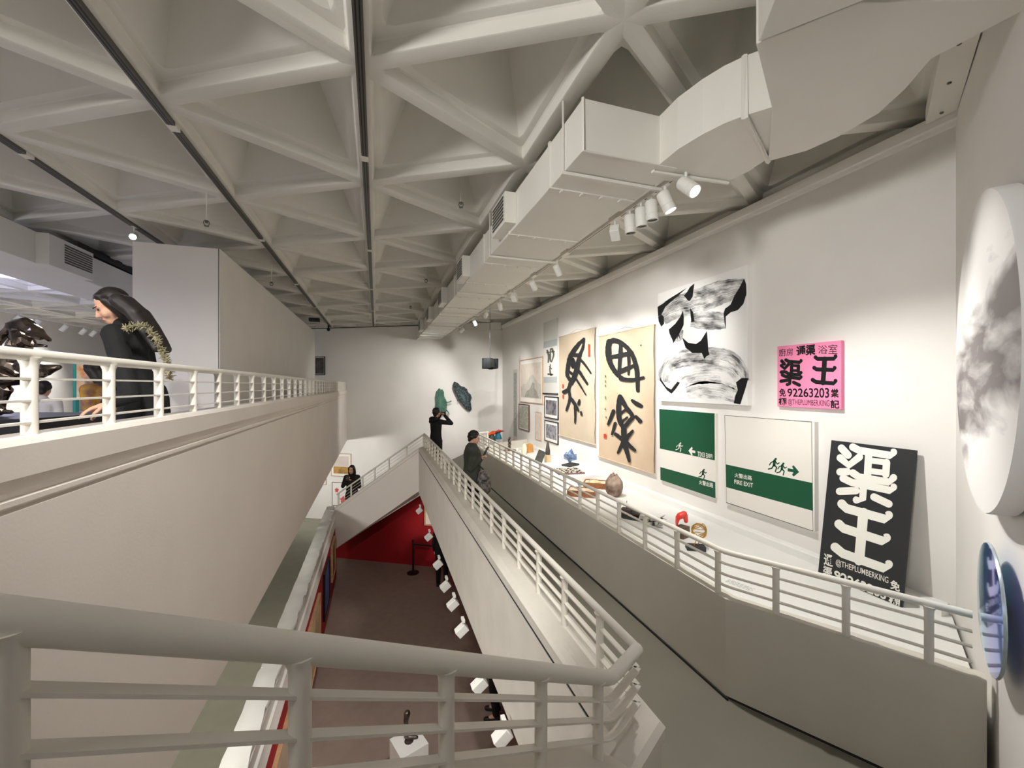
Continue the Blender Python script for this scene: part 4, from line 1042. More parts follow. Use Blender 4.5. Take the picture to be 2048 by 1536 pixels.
rp = nt.nodes.new('ShaderNodeValToRGB'); rp.color_ramp.elements[0].position = .34; rp.color_ramp.elements[0].color = lin((128, 122, 121)); rp.color_ramp.elements[1].position = .68; rp.color_ramp.elements[1].color = lin((236, 235, 232))
nt.links.new(sm_out, rp.inputs['Fac']); nt.links.new(rp.outputs['Color'], b_.inputs['Base Color'])
def round_canvas(name, label, cat, cen, rad, thick, face, side, dome=0.0, gap=0.0):
    t = thing(name, label, cat, tuple(cen))
    T = basis(NR_DIR, (0, 0, 1), -NR_N, (0, 0, 0))
    side_m = MB().lathe([(rad - .012, -thick), (rad - .004, -thick), (rad, -.01), (rad - .004, -.0015)], 72, cap=False)
    for nm, mb, mat in (('edge', side_m, side), ('face', MB().lathe([(rad - .004, -.0015), (rad * .8, dome * .4), (rad * .4, dome * .8), (.001, dome)], 72), face)):
        me = mb.mesh(nm, mat, smooth=40)
        piece(nm, me, t, Matrix.Translation(cen) @ T)
    if gap:
        MB().lathe([(.05, 0), (.05, gap)], 16, T=basis(NR_DIR, (0, 0, 1), NR_N, cen + NR_N * thick)).obj('standoff', TRACKM, t)
    return t
round_canvas('round_canvas', 'big round canvas with grey drifting clouds on the near wall', 'painting', cc, rad, .083, m_, WHITEP)
cc2 = NRW + NR_DIR * 1.66 - NR_N * .06; cc2.z = 1.275; rad2 = .322
mi = bpy.data.materials.new('iridescent mirror'); mi.use_nodes = True; nt = mi.node_tree; b_ = nt.nodes['Principled BSDF']; b_.inputs['Metallic'].default_value = .82; b_.inputs['Roughness'].default_value = .08
tc = nt.nodes.new('ShaderNodeTexCoord'); g_ = nt.nodes.new('ShaderNodeSeparateXYZ'); nt.links.new(tc.outputs['Object'], g_.inputs['Vector'])
rp = nt.nodes.new('ShaderNodeValToRGB'); cr_ = rp.color_ramp
mr = nt.nodes.new('ShaderNodeMapRange'); mr.inputs['From Min'].default_value = rad2; mr.inputs['From Max'].default_value = -rad2
nt.links.new(g_.outputs['X'], mr.inputs['Value']); nt.links.new(mr.outputs['Result'], rp.inputs['Fac'])
cr_.elements[0].position = 0; cr_.elements[0].color = lin((60, 120, 215)); cr_.elements[1].position = 1; cr_.elements[1].color = lin((150, 210, 225))
for po, co in ((.3, (128, 128, 222)), (.5, (76, 146, 222)), (.75, (112, 188, 222))):
    e_ = cr_.elements.new(po); e_.color = lin(co)
nt.links.new(rp.outputs['Color'], b_.inputs['Base Color'])
round_canvas('mirror_disc', 'small glossy blue mirror disc standing off the near wall', 'artwork', cc2, rad2, .015, mi, M('disc rim', (190, 205, 215), .25, metal=.6), dome=.012, gap=.042)
# ---------------------------------------------------------------- objects on the display ledge
LZ = .5515
def on_ledge(px, py): return at_z(px, py, LZ)
def place(p, ang=0): return Matrix.Translation(p) @ Matrix.Rotation(ang, 4, 'Z')
WOOD = M('box wood', (150, 96, 58), .5, rgb2=(118, 72, 42), vscale=9)
STONE = M('dark stone base', (52, 54, 52), .6)
BRONZE = M('dark bronze', (70, 62, 58), .35, metal=.7, rgb2=(120, 108, 100), vscale=14)
# two hooded figures like folded umbrellas
for px, py, hc, bc, lab, tw in ((984, 881, (232, 96, 40), (70, 78, 74), 'dark grey cone sculpture with crumpled orange top, at the far end of the ledge', .3), (996, 878, (224, 66, 70), (40, 128, 150), 'blue cone sculpture with crumpled red top, at the far end of the ledge', -.4)):
    p = on_ledge(px, py); t = thing('hooded_sculpture', lab, 'sculpture', tuple(p), 'hooded cone sculptures')
    T = place(p, tw) @ Matrix.Scale(.72, 4)
    MB().lathe([(.19, 0), (.17, .10), (.12, .24), (.07, .34)], 7, T=T).obj('body', M('cone %d' % bc[0], bc, .6), t)
    mb = MB(); random.seed(int(px))
    ring = [];
    for k in range(11):
        a = 2 * PI * k / 11; r_ = .16 + .10 * (k % 2) + .04 * random.random(); ring.append((r_ * math.cos(a) * 1.15, r_ * math.sin(a) * .9, .30 + .05 * random.random() + .18 * math.cos(a) * .6))
    c1 = (.03, 0, .46); vs = ring + [c1] + [(x * .93, y * .93, z - .03) for x, y, z in ring]
    fs = []
    for k in range(11): fs += [(k, (k + 1) % 11, 11), (k, 12 + k, 12 + (k + 1) % 11, (k + 1) % 11)]
    fs.append(tuple(range(12, 23))[::-1])
    mb.add(vs, fs, T=T @ Matrix.Rotation(-.6, 4, 'Z')); mb.obj('hood', M('hood %d' % hc[1], hc, .55), t)
# twisted figure
p = on_ledge(1019, 901); t = thing('twisted_figure', 'small twisted bronze figure on a thin brown base', 'sculpture', tuple(p))
MB().box((-.16, -.10, 0), (.16, .10, .022), T=place(p, .3)).obj('base', WOOD, t)
mb = MB(); mb.tube([p + Vector((.02 * math.sin(k * 1.4), .05 * math.sin(k * 1.1), .02 + .033 * k)) for k in range(9)], [.035, .03, .028, .032, .026, .03, .028, .024, .02], 8)
mb.tube([p + Vector((-.02 * math.sin(k * 1.4), -.06 * math.sin(k * 1.1), .02 + .03 * k)) for k in range(8)], .022, 8)
mb.tube([p + Vector((0, -.10, .27)), p + Vector((.0, -.02, .24)), p + Vector((0, .07, .27)), p + Vector((0, .10, .33))], .02, 8); mb.ball(p + Vector((0, -.03, .36)), .035); mb.tube([p + Vector((0, -.03, .35)), p + Vector((0, .02, .30)), p + Vector((0, .0, .24))], .022, 8)
mb.obj('figure', BRONZE, t, smooth=60)
# small vessels and block
CER = M('white ceramic', (238, 236, 226), .3); CREAM = M('cream ceramic', (232, 222, 190), .35)
for px, py, r_, h, lab in ((1034, 902, .03, .07, 'tiny white cup left of the glowing white vase'), (1041, 904, .035, .06, 'tiny white bowl close to the white vase foot')):
    p = on_ledge(px, py); t = thing('ceramic_cup', lab, 'cup', tuple(p), 'tiny white cups on the ledge')
    MB().lathe([(r_ * .6, 0), (r_ * .9, h * .3), (r_, h), (r_ * .9, h), (r_ * .8, h * .35), (.001, h * .2)], 16, T=place(p)).obj('bowl', CER, t, smooth=50); MB().lathe([(r_ * .55, 0), (r_ * .6, .006)], 16, T=place(p)).obj('foot', CER, t)
p = on_ledge(1049, 909); t = thing('white_vase', 'slender cream white vase beside the orange block', 'vase', tuple(p))
MB().lathe([(.04, 0), (.055, .03), (.065, .10), (.062, .2), (.045, .26), (.03, .275), (.032, .29), (.026, .285), (.02, .27)], 20, T=place(p)).obj('body', CREAM, t, smooth=60); MB().lathe([(.042, -.001), (.042, .008)], 20, T=place(p)).obj('foot', CER, t)
p = on_ledge(1058, 904.5); t = thing('orange_vessel', 'square orange brown ceramic vessel with a small pitched top', 'vessel', tuple(p))
MB().box((-.10, -.08, 0), (.10, .08, .20), T=place(p, .5)).obj('body', M('amber glaze', (206, 152, 84), .4, rgb2=(184, 124, 60), vscale=9), t, bevel=.012)
MB().add([(-.09, -.07, .2), (.09, -.07, .2), (.09, .07, .2), (-.09, .07, .2), (-.04, 0, .25), (.04, 0, .25)], [(0, 1, 5, 4), (1, 2, 5), (2, 3, 4, 5), (3, 0, 4)], T=place(p, .5)).obj('top', MATS['amber glaze'], t)
# dark plate on a wooden easel and tall bottle on a block
p = on_ledge(1075, 934); t = thing('dark_tablet', 'dark square tablet leaning on a small wooden stand', 'sculpture', tuple(p))
dd = depth(p); qd = [at_d(*q) for q in ((1069, 920.6, dd - .05), (1083.6, 926.4, dd - .05), (1091.4, 905, dd + .07), (1077.7, 899, dd + .07))]
nn = (qd[1] - qd[0]).cross(qd[3] - qd[0]).normalized() * .025
MB().add(qd + [q + nn for q in qd], [(0, 1, 2, 3), (7, 6, 5, 4), (0, 4, 5, 1), (1, 5, 6, 2), (2, 6, 7, 3), (3, 7, 4, 0)]).obj('plate', M('dark patina', (62, 62, 54), .6, rgb2=(44, 44, 40), vscale=8), t, bevel=.004)
mb = MB(); mb.box((-.10, -.06, 0), (.10, .06, .03), T=place(p, -.3)); mb.box((-.03, -.04, .03), (.03, .04, .17), T=place(p, -.3)); mb.obj('stand', M('pale pine', (196, 140, 110), .6), t)
p = on_ledge(1095.5, 931); t = thing('tall_bottle', 'tall dark tapering bottle standing on a pale wooden block', 'bottle', tuple(p))
MB().box((-.06, -.06, 0), (.06, .06, .25), T=place(p, .2)).obj('block', M('pale block', (206, 186, 150), .6, rgb2=(190, 168, 130), vscale=8), t, bevel=.004)
MB().lathe([(.055, .251), (.06, .27), (.055, .34), (.04, .43), (.03, .50), (.022, .56), (.018, .565)], 20, T=place(p)).obj('bottle', M('brown slip', (84, 74, 66), .45, rgb2=(52, 46, 44), vscale=10), t, smooth=60)
# raised white plinth with the crystal and the mosaic tray
ya = at_x(1070, 900, 3.9).y
pa = on_ledge(1192, 972); pz = LZ + .16
m = MB(); yb = 7.45
f0 = at_z(1192, 950, pz); 
yb = f0.y
m.box((3.05, yb, LZ), (4.26, yb + 1.45, pz)); o = m.obj('display_plinth', PLAT, bevel=.004); tag(o, 'low white plinth on the ledge under the blue crystal', 'plinth')
p = at_z(1141, 931, pz + .001); t = thing('crystal_sculpture', 'faceted blue crystal standing on a dark slab', 'sculpture', tuple(p))
MB().box((-.17, -.11, 0), (.17, .11, .035), T=place(p, .5)).obj('base', STONE, t, bevel=.004)
CRY = M('blue crystal', (124, 142, 172), .15, rgb2=(54, 76, 116), vscale=14, coat=.6); CRYL = M('pale crystal', (206, 218, 232), .15)
mb = MB(); random.seed(11)
def octa(mb, c, rx, rz, tilt, mi=0):
    T = Matrix.Translation(c) @ Euler(tilt).to_matrix().to_4x4()
    mb.add([(rx, 0, 0), (0, rx, 0), (-rx, 0, 0), (0, -rx, 0), (0, 0, rz), (0, 0, -rz)], [(0, 1, 4), (1, 2, 4), (2, 3, 4), (3, 0, 4), (1, 0, 5), (2, 1, 5), (3, 2, 5), (0, 3, 5)], mi, T)
octa(mb, p + Vector((0, 0, .20)), .15, .165, (0, .2, .3)); octa(mb, p + Vector((-.04, .06, .19)), .11, .13, (.9, .3, .2)); octa(mb, p + Vector((.02, -.08, .18)), .10, .12, (.5, .8, .9))
mb.obj('crystal', CRY, t); mb = MB(); octa(mb, p + Vector((-.02, -.0, .24)), .07, .12, (.2, .5, 1.2)); mb.obj('pale_facets', CRYL, t)
p = at_z(1136, 944, pz + .001); t = thing('mosaic_tray', 'flat tray of small black and white mosaic chips on the plinth', 'tray', tuple(p))
T = place(p, -.12)
MB().box((-.26, -.24, 0), (.26, .24, .03), T=T).obj('tray', M('tray brown', (120, 96, 88), .6), t, bevel=.004)
mb = MB(); mb2 = MB(); random.seed(5)
for i in range(13):
    for j in range(12):
        x = -.23 + i * .0375 + random.uniform(-.004, .004); y = -.21 + j * .037 + random.uniform(-.004, .004)
        (mb if random.random() < .62 else mb2).box((x - .013, y - .012, .03), (x + .013, y + .012, .036 + random.uniform(0, .006)), T=T @ Matrix.Rotation(0, 4, 'Z'))
o = mb.obj('pale_chips', M('chip pale', (222, 214, 200), .5), t); o['kind'] = 'stuff'; o = mb2.obj('dark_chips', M('chip dark', (58, 52, 52), .5), t); o['kind'] = 'stuff'
# two open wooden boxes holding shells
def shell_box(px, py, L, W_, H_, ang, label):
    p = on_ledge(px, py); t = thing('wooden_box', label, 'box', tuple(p), 'wooden boxes by the round jar')
    T = place(p, ang); m = MB(); e = .014
    m.box((-L / 2, -W_ / 2, 0), (L / 2, W_ / 2, .012), T=T); m.box((-L / 2, -W_ / 2, .012), (-L / 2 + e, W_ / 2, H_), T=T); m.box((L / 2 - e, -W_ / 2, .012), (L / 2, W_ / 2, H_), T=T); m.box((-L / 2 + e, -W_ / 2, .012), (L / 2 - e, -W_ / 2 + e, H_), T=T); m.box((-L / 2 + e, W_ / 2 - e, .012), (L / 2 - e, W_ / 2, H_), T=T)
    m.obj('case', WOOD, t)
    MB().box((-L / 2 + e, -W_ / 2 + e, .012), (L / 2 - e, W_ / 2 - e, H_ - .015), T=T).obj('lining', M('paper lining', (226, 210, 180), .7), t)
    return p, T, H_
def shell(T, x, y, z, s_, label, col):
    c = T @ Vector((x, y, z)); t = thing('shell', label, 'shell', tuple(c))
    mb = MB(); n = 16; ring = []; vs = []
    for k in range(n + 1):
        a = -PI * .8 + 1.6 * PI * k / n; r_ = s_ * (1 + .06 * (k % 2))
        for q, h in ((.05, 0), (.5, .3), (.85, .24), (1, .05)): vs.append((r_ * q * math.cos(a), r_ * q * math.sin(a) * .8, h * s_ * .6 + (.004 if k % 2 else 0)))
    fs = [(k * 4 + j, k * 4 + j + 1, (k + 1) * 4 + j + 1, (k + 1) * 4 + j) for k in range(n) for j in range(3)]
    mb.add(vs, fs, T=Matrix.Translation(c) @ T.to_3x3().to_4x4()); mb.obj('valve', M('shell ' + label[:6], col, .4, rgb2=(240, 222, 186), vscale=12), t, smooth=60)
    MB().ball(c, (s_ * .12, s_ * .12, s_ * .1), 8, 6).obj('hinge', MATS['shell ' + label[:6]], t)
p, T, H_ = shell_box(1164, 990, .46, .30, .10, -.62, 'open wooden box in front of the round jar, nearer the railing'); shell(T, .02, 0, H_ - .014, .11, 'pale fan shell lying in the nearer wooden box', (226, 200, 170))
p, T, H_ = shell_box(1194, 974, .46, .30, .10, -.62, 'open wooden box behind another, touching the round jar'); shell(T, -.06, 0, H_ - .014, .13, 'golden fan shell lying in the farther wooden box', (212, 170, 104))
# round jar
p = on_ledge(1228, 992); t = thing('round_jar', 'round speckled brown jar with an irregular ridged mouth', 'vase', tuple(p))
JAR = M('speckled jar', (176, 156, 140), .55, rgb2=(98, 72, 60), vscale=7, bump=.2, bscale=25)
MB().lathe([(.06, 0), (.10, .015), (.135, .08), (.15, .16), (.14, .24), (.105, .30), (.075, .335), (.06, .35), (.05, .345), (.05, .30)], 28, T=place(p)).obj('body', JAR, t, smooth=60)
mb = MB()
for k in range(5): a = 2 * PI * k / 5; mb.capsule(p + Vector((.07 * math.cos(a), .07 * math.sin(a), .30)), p + Vector((.045 * math.cos(a), .045 * math.sin(a), .352 + .015 * (k % 2))), .026, .020)
mb.obj('ridges', JAR, t, smooth=60)
# dark boat-like pair with a pin
p = on_ledge(1262, 1036); t = thing('dark_block_sculpture', 'low dark sculpture of tilted blocks with a thin upright pin', 'sculpture', tuple(p))
T = place(p, -.9); DB = M('dark brown patina', (74, 64, 56), .5, rgb2=(52, 46, 40), vscale=10)
MB().prism([(-.18, -.09), (.16, -.09), (.2, 0), (.12, .1), (-.16, .08)], 0, .035, T=T).obj('base', STONE, t)
MB().box((-.14, -.06, .035), (.02, .07, .12), T=T @ Matrix.Rotation(.0, 4, 'Y')).obj('block', DB, t, bevel=.004); mb = MB(); mb.tube([T @ Vector((.02, .0, .07)), T @ Vector((.19, .0, .075))], .04, 12); mb.obj('drum', DB, t, smooth=50)
mb = MB(); mb.tube([T @ Vector((-.06, 0, .12)), T @ Vector((-.06, 0, .23))], .005, 6); mb.obj('pin', TRACKM, t)
# crumpled silver sheet sculpture
p = on_ledge(1304, 1050); t = thing('crumpled_sculpture', 'crumpled silver and black paper sculpture on the ledge', 'sculpture', tuple(p))
random.seed(9); mb = MB(); mb2 = MB()
for k in range(26):
    c = p + Vector((random.uniform(-.11, .11), random.uniform(-.10, .10), random.uniform(.02, .15) * (1 if k < 18 else .5)))
    vs = [c + Vector((random.uniform(-.07, .07), random.uniform(-.07, .07), random.uniform(-.05, .05))) for _ in range(4)]
    for v in vs: v.z = max(LZ + .001, v.z)
    (mb if k % 3 else mb2).add(vs, [(0, 1, 2), (0, 2, 3), (0, 3, 1), (1, 3, 2)])
mb.obj('silver_folds', M('crumpled silver', (190, 188, 182), .3, metal=.5), t); mb2.obj('dark_folds', M('crumpled dark', (66, 64, 62), .5), t)
# red blob on a dark block
p = on_ledge(1364, 1074); t = thing('red_sculpture', 'glossy red rounded form on a dark brown block', 'sculpture', tuple(p))
T = place(p, .35)
MB().box((-.075, -.06, 0), (.075, .06, .13), T=T).obj('block', M('block brown', (70, 58, 50), .5, rgb2=(110, 84, 62), vscale=4), t, bevel=.003)
q = lambda px, py: at_d(px, py, depth(p))
mb = MB(); mb.capsule(q(1360, 1032), q(1368, 1028), .042, .038); mb.capsule(q(1356, 1035), q(1353.5, 1046), .030, .018); mb.capsule(q(1353.5, 1046), q(1354, 1056), .018, .008); mb.capsule(q(1370, 1030), q(1372, 1042), .032, .026)
remeshed(mb, 'red_form', M('red resin', (236, 66, 50), .25, coat=.5), .006, 4, t)
# golden wire globe
p = on_ledge(1391, 1099); t = thing('wire_globe', 'golden wire globe on a dark rectangular base', 'sculpture', tuple(p))
MB().box((-.10, -.055, 0), (.10, .055, .05), T=place(p, -.5)).obj('base', STONE, t, bevel=.003)
GOLD = M('gilded wire', (206, 160, 84), .3, metal=.75)
c = at_d(1398, 1062, depth(p)); mb = MB(); random.seed(21)
for k in range(8):
    Tm = Matrix.Translation(c) @ Euler((random.uniform(0, 3), random.uniform(0, 3), random.uniform(0, 3))).to_matrix().to_4x4(); r_ = .095 * random.uniform(.7, 1.0)
    mb.tube([Tm @ Vector((r_ * math.cos(a), r_ * math.sin(a) * 1.0, .02 * math.sin(3 * a))) for a in [2 * PI * j / 20 for j in range(21)]], .0045, 6)
mb.obj('wire_rings', GOLD, t, smooth=60)
mb = MB(); mb.tube([p + Vector((-.02, 0, .05)), c - Vector((.02, 0, .07))], .004, 6); mb.tube([p + Vector((.03, 0, .05)), c - Vector((-.03, 0, .07))], .004, 6); mb.obj('legs', GOLD, t)
# captions printed on the platform
def caption(cx, cy, label, n, w_):
    p = at_z(cx, cy, LZ); o = None; mb = MB(); random.seed(int(cx))
    T = place(p, -1.25)
    for r_ in range(4):
        x = -w_
        while x < w_ * random.uniform(.5, 1):
            l = random.uniform(.012, .04); mb.add([(x, -.03 + r_ * .022, .0006), (x + l, -.03 + r_ * .022, .0006), (x + l, -.024 + r_ * .022, .0006), (x, -.024 + r_ * .022, .0006)], [(0, 1, 2, 3)], T=T); x += l + .01
    o = mb.obj('printed_caption', M('caption grey', (150, 152, 152), .7), fix=False); o.location = (0, 0, 0)
    tag(o, label, 'caption', 'small grey captions printed on the ledge')
caption(1482, 1172, 'small grey printed caption on the ledge at the bend of the railing', 6, .13)

caption(1930, 1262, 'small grey printed caption on the ledge in the corner by the near wall', 6, .08)
# ---------------------------------------------------------------- lower floor
# works on the red partition
XRW = -1.079
def red_work(y0, y1, z0, z1, label, fm, art):
    t = thing('framed_picture', label, 'picture', (XRW, (y0 + y1) / 2, z0), 'framed works on the red partition'); b = .035
    m = MB(); X0, X1 = XRW, XRW + .05
    m.box((X0, y0, z0), (X1, y0 + b, z1)); m.box((X0, y1 - b, z0), (X1, y1, z1)); m.box((X0, y0 + b, z0), (X1, y1 - b, z0 + b)); m.box((X0, y0 + b, z1 - b), (X1, y1 - b, z1)); m.obj('frame', fm, t)
    MB().box((X0, y0 + b, z0 + b), (X0 + .03, y1 - b, z1 - b)).obj('picture', art, t)
red_work(5.0, 6.9, -2.7, -1.75, 'large pale framed picture on the red partition, closest to the camera', OAK, M('beige work', (196, 178, 156), .7, rgb2=(170, 150, 128), vscale=3))
red_work(7.4, 8.9, -2.7, -1.65, 'pale gold framed picture on the red partition behind the large one', OAK, M('gold work', (206, 182, 140), .7, rgb2=(176, 150, 112), vscale=3))
red_work(9.6, 10.6, -2.6, -1.6, 'blue picture on the red partition nearest the dark corner', BLACKF, M('blue work', (76, 92, 150), .6, rgb2=(52, 60, 100), vscale=4))
red_work(11.2, 12.0, -2.5, -1.6, 'last small ochre picture on the red partition', OAK, M('ochre work', (150, 128, 80), .6))
# crinkled film over the head of the partition
m = MB(); n = 90; random.seed(2); vs = []
offs = [(-1.325, -1.02), (-1.325, -.985), (-1.24, -.982), (-1.16, -.985), (-1.10, -.99), (-1.092, -.997)]
for i in range(n + 1):
    y = -.9 + 13.2 * i / n; a = random.uniform(-1, 1)
    for j, (x, z) in enumerate(offs): vs.append((x + .012 * math.sin(i * 1.9 + j) * (j > 3), y, z + .012 * a * (1 if 0 < j < 5 else .3) + .01 * math.sin(i * 2.3 + j * 1.3)))
k_ = len(offs)
fs = [(i * k_ + j, i * k_ + j + 1, (i + 1) * k_ + j + 1, (i + 1) * k_ + j) for i in range(n) for j in range(k_ - 1)]
m.add(vs, fs); o = m.obj('plastic_film', M('crinkled film', (196, 196, 192), .2, spec=.8, coat=.5), smooth=25); tag(o, 'crinkled shiny film lying along the head of the red partition', 'film')
# end wall picture, barrier, plinth
a = at_plane(849, 1020, Vector(rw(0, 0)) - FW_N * .03, FW_N); b = at_plane(874, 1052, Vector(rw(0, 0)) - FW_N * .03, FW_N)
t = thing('framed_picture', 'framed picture glowing on the red end wall under the slab', 'picture', tuple(a)); T = basis(-FW_DIR, (0, 0, 1), -FW_N, (a.x, a.y, b.z)); h = 1.0
mb = MB(); mb.box((0, 0, -.025), (.04, h, .02), T=T); mb.box((.04, 0, -.025), (.76, .04, .02), T=T); mb.box((.04, h - .04, -.025), (.76, h, .02), T=T); mb.box((.76, 0, -.025), (.8, h, .02), T=T); mb.obj('frame', OAK, t); MB().box((.04, .04, -.025), (.76, h - .04, .0), T=T).obj('picture', M('cream work', (226, 216, 204), .7), t)
def barrier(px, py, label, bar_to=None):
    p = at_z(px, py, -3); t = thing('barrier_post', label, 'barrier', tuple(p))
    MB().lathe([(.17, 0), (.17, .015), (.05, .035), (.03, .045)], 24, T=place(p)).obj('base', DARK, t, smooth=50); MB().lathe([(.025, .04), (.025, .88), (.035, .885), (.035, .95), (.02, .96)], 14, T=place(p)).obj('post', DARK, t, smooth=50)
    if bar_to is not None: MB().box((0, -.004, .80), (bar_to, .004, .85), T=place(p, math.atan2(-FW_DIR.y, -FW_DIR.x))).obj('belt', DARK, t)
barrier(826, 1146, 'black belt barrier post on the lower floor before the red wall', 1.4)
p = at_z(818, 1482, -2.3); t = thing('small_plinth', 'square white plinth on the lower floor seen through the stair railing', 'plinth', (p.x, p.y, -3))
MB().box((-.19, -.19, -2.98), (.19, .19, -2.3), T=Matrix.Translation((p.x, p.y, 0)) @ Matrix.Rotation(.35, 4, 'Z')).obj('body', PLAT, t, bevel=.004); MB().box((-.17, -.17, -3), (.17, .17, -2.98), T=Matrix.Translation((p.x, p.y, 0)) @ Matrix.Rotation(.35, 4, 'Z')).obj('foot', DARK, t)
t = thing('foot_sculpture', 'small dark bronze foot sculpture on the white plinth below', 'sculpture', (p.x, p.y, -2.3))
mb = MB(); p = Vector((p.x, p.y, -2.298)); mb.capsule(p + Vector((-.02, .03, .03)), p + Vector((.10, .0, .022)), .03, .022); mb.capsule(p + Vector((-.03, .04, .04)), p + Vector((-.035, .05, .22)), .035, .03); mb.capsule(p + Vector((-.04, .05, .22)), p + Vector((-.02, .06, .32)), .03, .045)
remeshed(mb, 'foot', BRONZE, .008, 3, t); MB().lathe([(.06, -.002), (.06, .004)], 14, T=place(p)).obj('disc', BRONZE, t)

# ---------------------------------------------------------------- upper floor: bronze figure on a black plinth
SD = 2.95
def sp(px, py, dd=0.0): return at_d(px, py, SD + dd)
bp = sp(45, 850); 
t = thing('black_plinth', 'long black plinth behind the upper railing under the bronze sculpture', 'plinth', (bp.x, bp.y, 1.4))
pt_ = [at_z(-60, 838, 2.2), at_z(128, 826, 2.2), at_z(132, 819.5, 2.2), at_z(-40, 822, 2.2)]
zt_ = 2.182
c_ = sp(50, 828); 
T = basis((math.cos(YAW), -math.sin(YAW), 0), (math.sin(YAW), math.cos(YAW), 0), (0, 0, 1), (c_.x, c_.y, 0))
MB().box((-.75, -.25, 1.42), (.26, .45, zt_), T=T).obj('body', DARK, t, bevel=.005); MB().box((-.72, -.22, 1.4), (.23, .42, 1.42), T=T).obj('foot', DARK, t)
CHROME = M('polished bronze', (132, 118, 108), .22, metal=.95, rgb2=(70, 62, 60), vscale=9)
t = thing('bronze_sculpture', 'polished bronze sculpture of an angular beast with raised foreleg', 'sculpture', tuple(sp(40, 824)))
random.seed(4)
def bulk(name, caps, vox=.011):
    mb = MB()
    for (a, b, r0, r1) in caps: mb.capsule(sp(*a), sp(*b), r0, r1, 7)
    o = remeshed(mb, name, CHROME, vox, 1, t); dm = o.modifiers.new('facets', 'DECIMATE'); dm.ratio = .12
    for p_ in o.data.polygons: p_.use_smooth = False
    return o
bulk('head', [((28, 652), (52, 648), .045, .05), ((52, 652), (76, 664), .05, .04), ((76, 664), (99, 680), .032, .016), ((36, 670), (60, 684), .045, .035), ((60, 690), (94, 692), .018, .012), ((30, 650), (34, 688, -.03), .035, .03), ((44, 645), (62, 649), .03, .02), ((58, 668, -.05), (80, 676, -.05), .022, .02), ((22, 668, .05), (40, 690, .05), .03, .04)])
bulk('arm', [((-30, 715, .05), (8, 668, .03), .035, .03), ((8, 668, .03), (30, 645), .03, .022), ((14, 655), (18, 648, -.03), .02, .012)])
bulk('neck', [((34, 690), (26, 722), .06, .06), ((50, 688, .04), (44, 725, .04), .045, .05)])
bulk('trunk', [((-40, 740), (30, 735), .09, .08), ((30, 735), (80, 742), .07, .055), ((80, 742), (118, 734), .05, .02), ((-20, 760), (50, 756), .06, .05), ((40, 728, -.06), (85, 748, -.06), .03, .03), ((0, 745, -.08), (28, 758, -.08), .035, .02), ((-30, 725, -.03), (20, 722, -.03), .05, .04), ((60, 758), (100, 746), .03, .015)])
bulk('leg', [((-10, 765), (14, 780), .05, .035), ((14, 780), (4, 806), .03, .025), ((4, 806), (-2, 824), .025, .03), ((-2, 823), (22, 824), .02, .016)])
bulk('leg', [((-50, 765, .05), (-40, 800, .05), .05, .03), ((-40, 800, .05), (-52, 824, .05), .03, .03)])
# bright case with colourful print at the back of the upper floor
p = at_d(152, 775, 6.3)
t = thing('poster_stand', 'small teal and orange poster standing behind the upper railing', 'poster', (p.x, p.y, 1.4))
T = basis((math.cos(YAW), -math.sin(YAW), 0), (math.sin(YAW), math.cos(YAW), 0), (0, 0, 1), (p.x, p.y, 0))
zt_ = at_d(170, 722, 6.3).z
MB().box((-.05, 0, 1.4), (-.005, .05, zt_), T=T).obj('edge', M('teal edge', (60, 160, 150), .5), t); MB().box((-.005, .01, 1.4 + .8), (.12, .04, zt_), T=T).obj('print', M('orange print', (240, 232, 205), .6, rgb2=(240, 150, 60), vscale=7), t)
